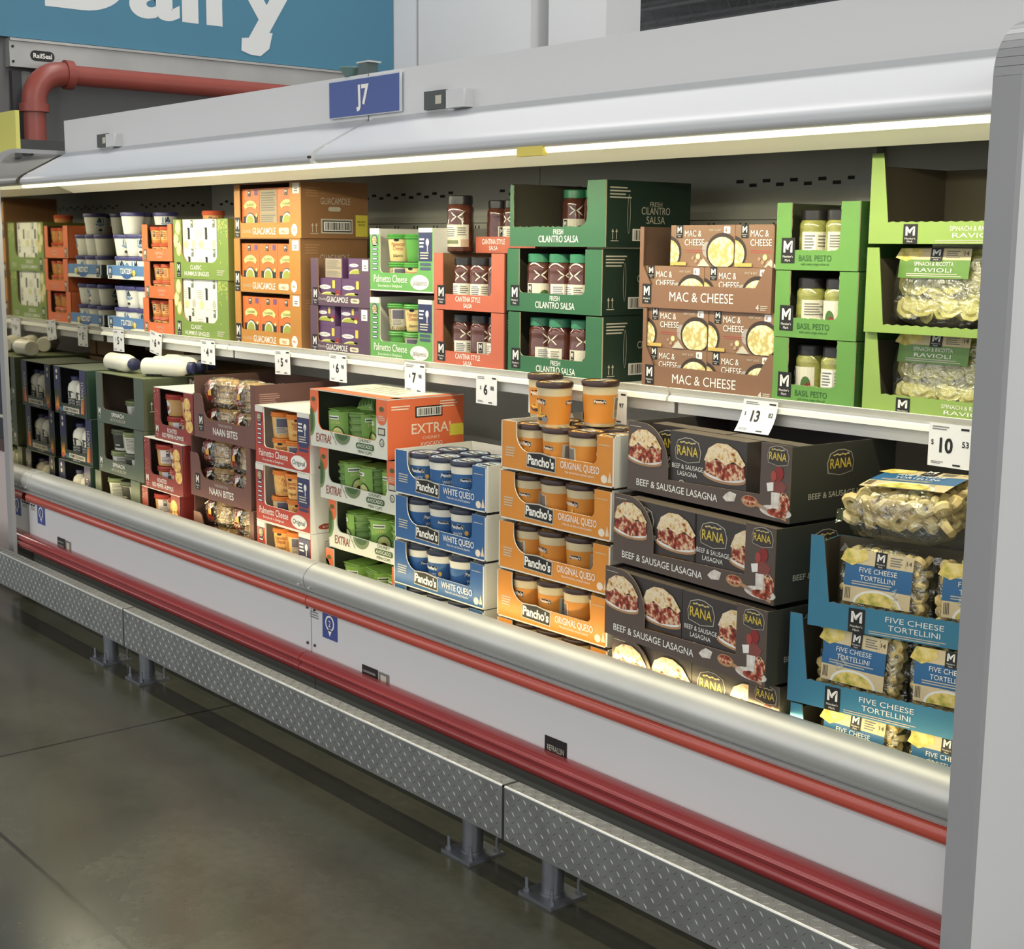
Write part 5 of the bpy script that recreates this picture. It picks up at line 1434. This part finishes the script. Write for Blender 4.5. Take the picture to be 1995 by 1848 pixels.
def tz_tray():
    w, d = 0.385, 0.28; h = 0.062
    root = carton('tzatziki_tray', 'display tray', w, d, h, [(0, 0), (w, 0), (w, h), (w*0.62, h), (w*0.56, h+0.016), (w*0.50, h), (0, h)], TZB, mat('tz_side', (96, 104, 120), 0.5), CARDW, edge=CARDW)
    g = Gfx(front()); g.rect(0, w, 0, 0.016, CARDW, 1); g.rect(0, 0.008, 0, h, CARDW, 1); g.mlogo(0.022, 0.004, 0.032, 0.050, mat('tz_patch', (60, 70, 80), 0.5), WHITE, 2)
    g.disc(0.210, 0.030, 0.058, 0.028, mat('tz_deep', (58, 100, 166), 0.45), 2, 20, PI, 2*PI); g.disc(0.285, 0.030, 0.020, 0.014, SALAD, 3, 12); g.disc(0.268, 0.022, 0.012, 0.010, AVD, 3, 10); g.build('front_print', root)
    g = Gfx(front()); g.text('TZATZIKI', 0.205, 0.026, 0.024, WHITE, 3, fit=0.120, bold=0.03); g.build('lettering', root)
    g = Gfx(right(w)); g.mlogo(0.06, 0.006, 0.055, 0.052, L=1); g.build('side_print', root)
    return root


T_TZ = tz_tray()

# ================================================================== STOCK: placing
DECK = 0.4056
SH = lambda x: 1.2143+0.0038*(x+3.865)      # the shelf rises a few millimetres to the right
ORD = {5: ['topmost', 'second from top', 'third from top', 'fourth from top', 'bottom'], 4: ['topmost', 'second from top', 'third from top', 'bottom'], 3: ['topmost', 'middle', 'bottom'], 2: ['upper', 'lower']}
POS = {4: ['left end', 'second from left', 'third from left', 'right end'], 3: ['left', 'centre', 'right'], 2: ['left', 'right']}


def stack(proto, X, Y, Z, rz, lab, group, content=None):
    n = len(Z)
    for k in range(n):
        x = X[k] if isinstance(X, (list, tuple)) else X; y = Y[k] if isinstance(Y, (list, tuple)) else Y; r = rz[k] if isinstance(rz, (list, tuple)) else rz
        pr = proto[k] if isinstance(proto, (list, tuple)) else proto
        loc = (x, y, Z[k]); place(pr, lab % ORD[n][k], loc, (0, 0, r), group)
        if content: content(k, ORD[n][k], loc, r)


def row(protos, loc, rz, xs, y, z, lab, group, seed=0, turn=0.25, names=None, s=1.0):
    rn = random.Random(seed); nm = names or POS[len(xs)]
    for i, x in enumerate(xs):
        if x is None: continue
        p = protos[(i+seed) % len(protos)]
        place(p, lab % nm[i], rp(loc, rz, (x, y+rn.uniform(-.003, .003), z)), (0, 0, rz+rn.uniform(-turn, turn)), group, s)


# orange queso
def c_oq(k, o, loc, r):
    row(Q_OR, loc, r, [0.072, 0.178, 0.284, 0.390], 0.062, 0.0047, 'orange queso tub, %s, in the '+o+' tray of the orange stack', 'orange queso tubs in trays', k)
    if k == 0: row(Q_OR, loc, r, [0.072, 0.178, 0.284, 0.390], 0.172, 0.0047, 'orange queso tub, %s of the back row in the topmost orange tray', 'orange queso tubs in trays', 5)


OQX = [-3.060, -3.066, -3.068, -3.073, -3.071]
stack(T_OR, OQX, 2.52, [0.981, 0.837, 0.691, 0.547, DECK], 0.02, 'orange card tray of queso tubs, %s in the orange stack', 'orange queso trays', c_oq)
place(Q_OR[0], 'loose orange queso tub standing in front on the orange stack', (-2.915, 2.590, 1.1085), (0, 0, -0.15), 'loose queso tubs on the orange stack')
place(Q_OR[0], 'loose orange queso tub on the orange stack, half hidden at left back', (-3.078, 2.698, 1.113), (0, 0, 0.35), 'loose queso tubs on the orange stack')
place(Q_OR[0], 'loose orange queso tub at the right on the orange stack', (-2.815, 2.670, 1.116), (0, 0, -1.25), 'loose queso tubs on the orange stack')


def c_wq(k, o, loc, r):
    row(Q_BL, loc, r, [0.072, 0.178, 0.284, 0.390], 0.062, 0.0048, 'blue queso tub, %s, in the '+o+' tray of the blue stack', 'blue queso tubs in trays', k)
    if k == 0: row(Q_BL, loc, r, [0.072, 0.178, 0.284, 0.390], 0.175, 0.0048, 'blue queso tub, %s of the back row in the topmost blue tray', 'blue queso tubs in trays', 4)


stack(T_BL, [-3.584, -3.585, -3.592, -3.593], 2.52, [0.837, 0.692, 0.546, DECK], 0.01, 'blue card tray of queso tubs, %s in the blue stack', 'blue queso trays', c_wq)


# lasagna
def c_las(k, o, loc, r):
    xs = ([0.150, 0.300], [0.032, 0.302], [0.010, 0.280], [0.010, 0.280])[k]
    for i, x in enumerate(xs):
        if x+0.268 > 0.560: x = 0.560-0.268
        yy = 0.010 if (k > 0 or i == 0) else 0.065
        place(LAS_P, 'dark lasagna carton, %s in the front of the %s lasagna tray' % (POS[2][i], o), rp(loc, r, (x, yy, 0.004)), (0, 0, r), 'dark lasagna cartons')
    if k == 0:
        place(LAS_P, 'dark lasagna carton standing behind the front ones in the topmost lasagna tray', rp(loc, r, (0.015, 0.068, 0.004)), (0, 0, r), 'dark lasagna cartons')


b = MB(); b.box(-2.60, -1.99, 2.455, 3.0, 0.405, 0.4345, GREYI); b.build('deck_riser', case)
stack(LAS_T, [-2.575, -2.566, -2.556, -2.550], [2.545, 2.49, 2.455, 2.478], [0.984, 0.803, 0.619, 0.4352], [-0.075, -0.075, -0.070, -0.03], 'dark brown card tray of lasagna cartons, %s in its stack', 'lasagna trays', c_las)

# tortellini
TP = [(-1.915, 2.465, 0.776, 0.25), (-1.958, 2.458, 0.592, 0.15), (-1.950, 2.462, DECK, 0.10)]
for k, (x, y, z, r) in enumerate(TP):
    o = ORD[3][k]
    place(T_TOR, 'teal card tray of tortellini bags, %s in the teal stack' % o, (x, y, z), (0, 0, r), 'teal tortellini trays', (1, 1, 0.89) if k == 2 else 1.0)
    for i, u in enumerate((0.149, 0.3705)):
        place(TORT[(i+k) % 2], 'bag of tortellini with blue card, %s in the %s teal tray' % (POS[2][i], o), rp((x, y, z), r, (u, 0.066+0.004*i, 0.014 if k < 2 else 0.018)), (-0.06, 0.02*(1-2*i), r), 'tortellini bags with blue cards')
place(TORT[0], 'loose bag of tortellini lying on top of the teal stack', (-1.765, 2.545, 1.018), (-1.43, -0.04, 0.12), 'tortellini bags with blue cards', 1.34)

# avocado cups


def c_av(k, o, loc, r):
    rn = random.Random(30+k)
    for i, x in enumerate((0.102, 0.222, 0.344)):
        place(AV[(i+k) % 3], 'green avocado cup pack, %s, in the %s avocado box' % (POS[3][i], o), rp(loc, r, (x, 0.078+0.004*i, 0.0075)), (0.03, rn.uniform(-.05, .05), rn.uniform(-.3, .3)), 'green avocado cup packs', 1.28)
    if k < 2: place(AV[k], 'green avocado cup pack tilted on top of the others in the %s avocado box' % o, rp(loc, r, (0.13, 0.14, 0.128)), (0.3, 1.35, 0.4), 'green avocado cup packs', 0.9) if k == 0 else None


stack([B_AV1, B_AV, B_AV, B_AV], [-4.080, -4.045, -4.042, -4.04], [2.52, 2.535, 2.565, 2.55], [0.930, 0.754, 0.579, DECK], [0.02, 0.02, 0.02, 0.02], 'white card box of green avocado cups, %s in its stack', 'avocado cup boxes', c_av)


# red cheese tubs
def c_po(k, o, loc, r):
    for lv in (0, 1):
        row(PO, loc, r, [0.100, 0.196, 0.292], 0.060, 0.0048+lv*0.093, 'orange lidded cheese tub, %s, '+('lower' if lv == 0 else 'upper')+' row of '+o+' red cheese box', 'orange lidded cheese tubs', k+lv)


stack(B_PO, [-4.455, -4.459, -4.457], 2.52, [0.8255, 0.6155, DECK], 0.01, 'red and white box of orange lidded cheese tubs, %s of three', 'red cheese tub boxes', c_po)


# naan
def c_na(k, o, loc, r):
    for lv in (0, 1):
        row(NB, loc, r, [0.122, 0.336], 0.076, 0.014+lv*0.108, 'shiny naan bag, %s, '+('lower' if lv == 0 else 'upper')+' row of the '+o+' naan box', 'shiny naan bags', k+lv, 0.06, s=1.06)
    if k == 0: row(NB, loc, r, [0.130, 0.335], 0.180, 0.114, 'shiny naan bag, %s of the back row in the topmost naan box', 'shiny naan bags', 3, 0.06)


stack(B_NA, [-4.926, -4.966, -4.950], 2.52, [0.870, 0.637, DECK-0.0], 0.0, 'maroon box of naan bread bags, %s of three', 'maroon naan boxes', c_na)


def c_rp(k, o, loc, r):
    for lv in (0, 1):
        row(RT, loc, r, [0.100, 0.2225], 0.070, 0.0050+lv*0.090, 'hummus tub with red lid, %s, '+('lower' if lv == 0 else 'upper')+' row of '+o+' red pepper box', 'red lidded hummus tubs', k*2+lv)


stack(B_RP, [-5.300, -5.372, -5.405], [2.535, 2.52, 2.52], [0.823, 0.614, DECK], 0.0, 'red box of red lidded hummus tubs, %s of three', 'red pepper hummus boxes', c_rp)


def c_sp(k, o, loc, r):
    if k == 0: row(ST, loc, r, [0.150, 0.275], 0.130, 0.005, 'white spinach dip tub at the back, %s, in the nearly empty topmost box', 'spinach dip tubs', 1); return
    for lv in (0, 1):
        row(ST, loc, r, [0.118, 0.243, 0.368], 0.072, 0.005+lv*0.094, 'white spinach dip tub, %s, '+('lower' if lv == 0 else 'upper')+' row of '+o+' spinach box', 'spinach dip tubs', k+lv)


stack([B_SP1, B_SP, B_SP], [-5.828, -5.826, -5.872], 2.52, [0.837, 0.622, DECK], [0.02, 0.0, 0.0], 'grey-green box of spinach dip tubs, %s of three', 'spinach dip boxes', c_sp)


def c_ra(k, o, loc, r):
    row([RB], loc, r, [0.105, 0.200, 0.292], 0.062, 0.006, 'white ranch bottle, %s, in the '+o+' dark ranch box', 'ranch bottles in boxes', k, 0.15)


stack(B_RA, [-6.278, -6.268, -6.276], [2.515, 2.53, 2.52], [0.835, 0.620, DECK], 0.0, 'dark green and navy box of ranch bottles, %s of three', 'ranch bottle boxes', c_ra)
# bottles lying on the spinach boxes
for i, (x, y, rz, lab) in enumerate(((-5.85, 2.60, 0.04, 'white bottle lying at the front left on top of the spinach boxes'), (-5.62, 2.75, 0.62, 'white bottle lying at an angle behind the front one on the spinach boxes'),
                                     (-5.565, 2.67, 0.62, 'white bottle lying in the middle on top of the spinach boxes'), (-5.505, 2.595, 0.62, 'white bottle lying at right on top of the spinach boxes'))):
    place(RB, lab, (x, y, 0.837+0.217+0.0400), (PI/2, 0, rz+PI/2), 'white bottles lying on the spinach boxes', (0.95, 0.95, 1.4))
b = MB(); b.box(0, 0.20, 0, 0.16, 0, 0.11, mat('kraft_box', (150, 118, 76), 0.7, var=0.06)); b.box(0.202, 0.27, -0.01, 0.0, 0.0, 0.11, mat('kraft_box', (150, 118, 76), 0.7)); b.box(0.0, 0.2, 0.078, 0.082, 0.11, 0.111, CARDW)
o = b.build('kraft_carton', None, (-6.10, 2.95, DECK)); o.location = (-6.06, 2.93, 0.837+0.217); tag(o, 'plain brown carton at the back behind the lying white bottles', 'carton')
b = MB(); b.box(0, 0.62, 0, 0.40, 0, 0.64, mat('kraft_box', (150, 118, 76), 0.7)); o = b.build('kraft_carton', None, (-6.24, 2.90, DECK)); tag(o, 'big brown carton standing behind the ranch and spinach boxes', 'carton')

# ------------------------------------------------------------------ upper shelf
for k, (x, z) in enumerate(((-6.268, 1.440), (-6.278, SH(-5.88)))):
    o = ORD[2][k]; loc = (x, 2.785, z)
    place(T_TZ, 'shallow blue tray of white tzatziki tubs, %s of two' % o, loc, (0, 0, 0.0), 'blue tzatziki trays')
    for lv in (0, 1):
        row(TZ, loc, 0, [0.075, 0.188, 0.301], 0.064, 0.005+lv*0.099, 'white tub with navy lid, %s, '+('lower' if lv == 0 else 'upper')+' row in '+o+' blue tray', 'white tubs with navy lids', k+lv)
z = 1.440+0.005+0.198
for i, (x, y, lab) in enumerate(((-6.20, 2.925, 'loose white tub at far left on top of the tzatziki tubs'), (-6.095, 2.84, 'loose white tub in front on top of the tzatziki tubs'), (-5.95, 2.93, 'loose white tub right of the front one on the tzatziki tubs'))):
    place(TZ[(i+1) % 3], lab, (x, y, z), (0, 0, 0.4*i), 'loose white tubs on the tzatziki stack')


def c_or(k, o, loc, r):
    for lv in (0, 1):
        row([OT], loc, r, [0.066, 0.150, 0.234], 0.052, 0.0045+lv*0.0715, 'small orange tub, %s, '+('lower' if lv == 0 else 'upper')+' row of '+o+' orange box', 'small orange tubs', k+lv, s=0.91)


stack(B_OR, [-5.892, -5.879, -5.900], 2.785, [1.5275, 1.3665, SH(-5.58)], 0.0, 'orange card box of small orange tubs, %s of three', 'orange hummus boxes', c_or)
place(OT, 'loose orange tub on top of the green hummus boxes', (-5.50, 2.93, 1.652), (0, 0, 0.5), 'loose orange tubs', 1.15)


def c_hu(k, o, loc, r):
    for lv in (0, 1):
        place(HC[0], 'white hummus carton, left, %s row of the %s green box' % (('lower', 'upper')[lv], o), rp(loc, r, (0.068, 0.008, 0.0048+lv*0.119)), (0, 0, r), 'white hummus cartons')
        place(HC[1], 'white hummus carton, right, %s row of the %s green box' % (('lower', 'upper')[lv], o), rp(loc, r, (0.180, 0.008, 0.0048+lv*0.119)), (0, 0, r), 'white hummus cartons')


stack(B_HU, [-5.586, -5.594], 2.785, [SH(-5.11)+0.2475, SH(-5.11)], 0.0, 'green card box of white hummus cartons, %s of two', 'green hummus boxes', c_hu)


def c_gu(k, o, loc, r):
    for i, x in enumerate((0.044, 0.184, 0.324)):
        p = GU_F if (k == 0 and i == 1) else GU_P
        place(p, ('orange guacamole carton, %s in the %s ochre box' if p is GU_P else 'guacamole carton with its facts side out, %s in the %s ochre box') % (POS[3][i], o), rp(loc, r, (x, 0.010, 0.030)), (0, 0, r), 'guacamole cartons in ochre boxes')


stack(B_GUA, [-5.056, -5.064, -5.065], 2.785, [1.6265, 1.4175, SH(-4.55)], -0.01, 'ochre card box of orange guacamole cartons, %s of three', 'ochre guacamole boxes', c_gu)


def c_pu(k, o, loc, r):
    for i, x in enumerate((0.036, 0.190)):
        for lv in (0, 1):
            if lv == 1 and i == 0 and k == 0: p = PU_F
            else: p = PU_P
            z_ = 0.0048 if lv == 0 else 0.0992
            place(p, 'purple guacamole carton, %s, %s row of the %s purple box' % (POS[2][i], ('lower', 'upper')[lv], o), rp(loc, r, (x+(0.045 if (k == 0 and lv) else 0), 0.010, z_)), (0, 0, r), 'purple guacamole cartons', 0.76 if lv else 1.0)


stack(B_PUR, [-4.480, -4.487], 2.777, [SH(-4.10)+0.172, SH(-4.10)], 0.0, 'purple card box of guacamole cartons, %s of two', 'purple guacamole boxes', c_pu)


def c_pj(k, o, loc, r):
    for lv in (0, 1):
        row(PJ, loc, r, [0.100, 0.196, 0.292], 0.060, 0.0048+lv*0.095, 'green lidded cheese tub, %s, '+('lower' if lv == 0 else 'upper')+' row of '+o+' green cheese box', 'green lidded cheese tubs', k*2+lv)


stack(B_PJ, [-4.094, -4.096], 2.777, [SH(-3.73)+0.234, SH(-3.73)], 0.0, 'green and white box of green lidded cheese tubs, %s of two', 'green cheese tub boxes', c_pj)


def c_ca(k, o, loc, r):
    row(SAL_C, loc, r, [0.092, 0.182, 0.272], 0.056, 0.0048, 'dark lidded salsa jar, %s in the '+o+' coral box', 'salsa jars in coral boxes', k)


stack(B_CAN, [-3.728, -3.728], 2.78, [SH(-3.37)+0.183, SH(-3.37)], 0.0, 'coral red box of salsa jars, %s of two', 'coral salsa boxes', c_ca)
Zc = SH(-3.37)+0.183+0.182
b_l = (-3.662, 2.90, Zc)
place(B_CANL, 'low coral tray of salsa jars set back on the coral boxes', b_l, (0, 0, 0), 'coral salsa boxes')
row(SAL_C, b_l, 0, [0.048, 0.138, 0.228], 0.056, 0.0048, 'dark lidded salsa jar, %s in the low coral tray set back', 'salsa jars in coral boxes', 2)
place(SAL_C[1], 'loose salsa jar standing alone at left on the coral boxes', (-3.718, 2.88, Zc+0.0006), (0, 0, -0.25), 'loose salsa jars', 1.12)


def c_ci(k, o, loc, r):
    if k == 0: row(SAL_G, loc, r, [0.075, 0.172], 0.200, 0.0048, 'green lidded salsa jar at the back, %s, in the half empty topmost dark green box', 'salsa jars in dark green boxes', 1); return
    row(SAL_G, loc, r, [0.094, 0.188, 0.282, 0.376], 0.056, 0.0048, 'green lidded salsa jar, %s in the '+o+' dark green box', 'salsa jars in dark green boxes', k)


stack([B_CILO, B_CIL, B_CIL], [-3.348, -3.360, -3.353], 2.784, [SH(-2.92)+0.385, SH(-2.92)+0.191, SH(-2.92)], -0.015, 'dark green box of salsa jars, %s of three', 'dark green salsa boxes', c_ci)


def c_ma(k, o, loc, r):
    lo = (0.0065, 0.2362); hi = (0.116, 0.236) if k == 0 else (0.008, 0.2385)
    for i in range(2):
        place(MAC_P, 'brown macaroni carton, %s of the lower row in the %s macaroni tray' % (POS[2][i], o), rp(loc, r, (lo[i], 0.008, 0.0048)), (0, 0, r), 'brown macaroni cartons')
    for i in range(2):
        if k == 0:
            x = (0.110, 0.340)[i]
            if i == 1: continue
        place(MAC_P, 'brown macaroni carton, %s of the upper row in the %s macaroni tray' % (POS[2][i], o), rp(loc, r, ((0.110 if k == 0 else hi[i]), 0.008, 0.1135)), (0, 0, r), 'brown macaroni cartons')
    if k == 0:
        place(MAC_N, 'brown macaroni carton turned, right end of the upper row in the upper macaroni tray', rp(loc, r, (0.3395, 0.008, 0.1135)), (0, 0, r), 'brown macaroni cartons')


stack(T_MAC, [-2.786, -2.768], 2.782, [SH(-2.30)+0.2205, SH(-2.30)], -0.01, 'brown card tray of macaroni cartons, %s of two', 'macaroni trays', c_ma)


def c_pe(k, o, loc, r):
    row(PES, loc, r, [0.074, 0.156], 0.054, 0.0045, 'pesto jar with black lid, %s in the '+o+' green pesto box', 'pesto jars', k)


stack(B_PES, [-2.303, -2.300, -2.298], 2.775, [SH(-2.05)+0.330, SH(-2.05)+0.165, SH(-2.05)], 0.0, 'bright green box of pesto jars, %s of three', 'green pesto boxes', c_pe)
place(T_RAV, 'lime green ravioli tray at the top, nearly empty', (-2.028, 2.775, 1.616), (0, 0, 0.0), 'lime ravioli trays')
place(T_RAV2, 'lime green ravioli tray in the middle with a torn low front', (-2.022, 2.765, 1.412), (0, 0, 0.02), 'lime ravioli trays')
place(T_RAV, 'lime green ravioli tray at the bottom of its stack', (-2.026, 2.778, SH(-1.46)), (0, 0, 0.0), 'lime ravioli trays', (1, 1, 0.92))
place(RAVI, 'bag of ravioli with green card in the middle lime tray', (-1.868, 2.845, 1.428), (-0.10, 0.0, 0.0), 'ravioli bags with green cards')
place(RAVI, 'bag of ravioli standing at right edge in the middle lime tray', (-1.603, 2.85, 1.428), (-0.10, 0.0, 0.03), 'ravioli bags with green cards')
place(RAVI, 'bag of ravioli with green card in the bottom lime tray', (-1.868, 2.858, 1.232), (-0.12, 0.0, 0.02), 'ravioli bags with green cards')
place(RAVI, 'bag of ravioli at right edge in the bottom lime tray', (-1.603, 2.858, 1.232), (-0.12, 0.0, 0.03), 'ravioli bags with green cards')

# ------------------------------------------------------------------ price cards hanging on the shelf rail


def price_tag(x, z, w, h, big, sup, label, curl=0.0, tilt=0.0, yr=0.0):
    t = thing('price_tag', label, 'price tag', (x, 2.7535, z), (0, tilt, yr), 'price tags on the shelf rail')
    fn = lambda u, v, L: (u, -0.02*curl*(max(0, -v)/h)**2*4-EPS*L, v)
    g = Gfx(fn)
    for k in range(8): g.rect(-w/2, w/2, -h+h*k/8, -h+h*(k+1)/8, PAPER, 0)
    g.build('card', t)
    g = Gfx(fn)
    g.text(big, -0.004*len(big), -h*0.66, h*0.34, BLACK, 1, sx=0.9, bold=0.03); off = 0.022+0.012*(len(big)-1)
    g.text(sup, off-0.002, -h*0.50, h*0.14, BLACK, 1, align='L', bold=0.02); g.text('$', -off-0.003*len(big), -h*0.50, h*0.12, BLACK, 1, align='R')
    g.lines(-w*0.42, -w*0.02, -h*0.16, -h*0.05, 2, GREYINK, 1); g.rect(w*0.26, w*0.45, -h*0.12, -h*0.07, BLACK, 1); g.rect(w*0.10, w*0.28, -h*0.95, -h*0.91, BLACK, 1); g.lines(-w*0.42, -w*0.12, -h*0.94, -h*0.87, 2, GREYINK, 1)
    g.build('lettering', t)


P_ = 'white price tag reading %s, hanging below %s'
price_tag(-6.10, 1.212, 0.115, 0.098, '5', '94', P_ % ('5 94', 'the blue tzatziki trays'))
price_tag(-5.715, 1.222, 0.115, 0.098, '6', '88', P_ % ('6 88', 'the orange boxes')+', tilted', tilt=0.12)
price_tag(-5.245, 1.212, 0.120, 0.098, '4', '88', P_ % ('4 88', 'the green hummus boxes'))
price_tag(-4.655, 1.208, 0.112, 0.092, '5', '48', P_ % ('5 48', 'the ochre guacamole boxes'), tilt=-0.04)
price_tag(-4.268, 1.216, 0.112, 0.098, '6', '98', P_ % ('6 98', 'the purple boxes'))
price_tag(-3.80, 1.217, 0.116, 0.098, '7', '98', P_ % ('7 98', 'the green cheese tub boxes'))
price_tag(-3.42, 1.206, 0.104, 0.092, '6', '88', P_ % ('6 88', 'the coral salsa boxes'))
price_tag(-3.165, 1.200, 0.104, 0.092, '6', '48', P_ % ('6', 'the dark green boxes')+', half hidden')
price_tag(-2.845, 1.205, 0.100, 0.092, '6', '97', P_ % ('7', 'the macaroni trays')+', behind a queso tub')
price_tag(-2.315, 1.224, 0.112, 0.080, '13', '82', P_ % ('13 82', 'the pesto boxes')+', curling out', curl=0.42)
price_tag(-1.768, 1.219, 0.108, 0.098, '10', '53', P_ % ('10 53', 'the lime ravioli trays'))
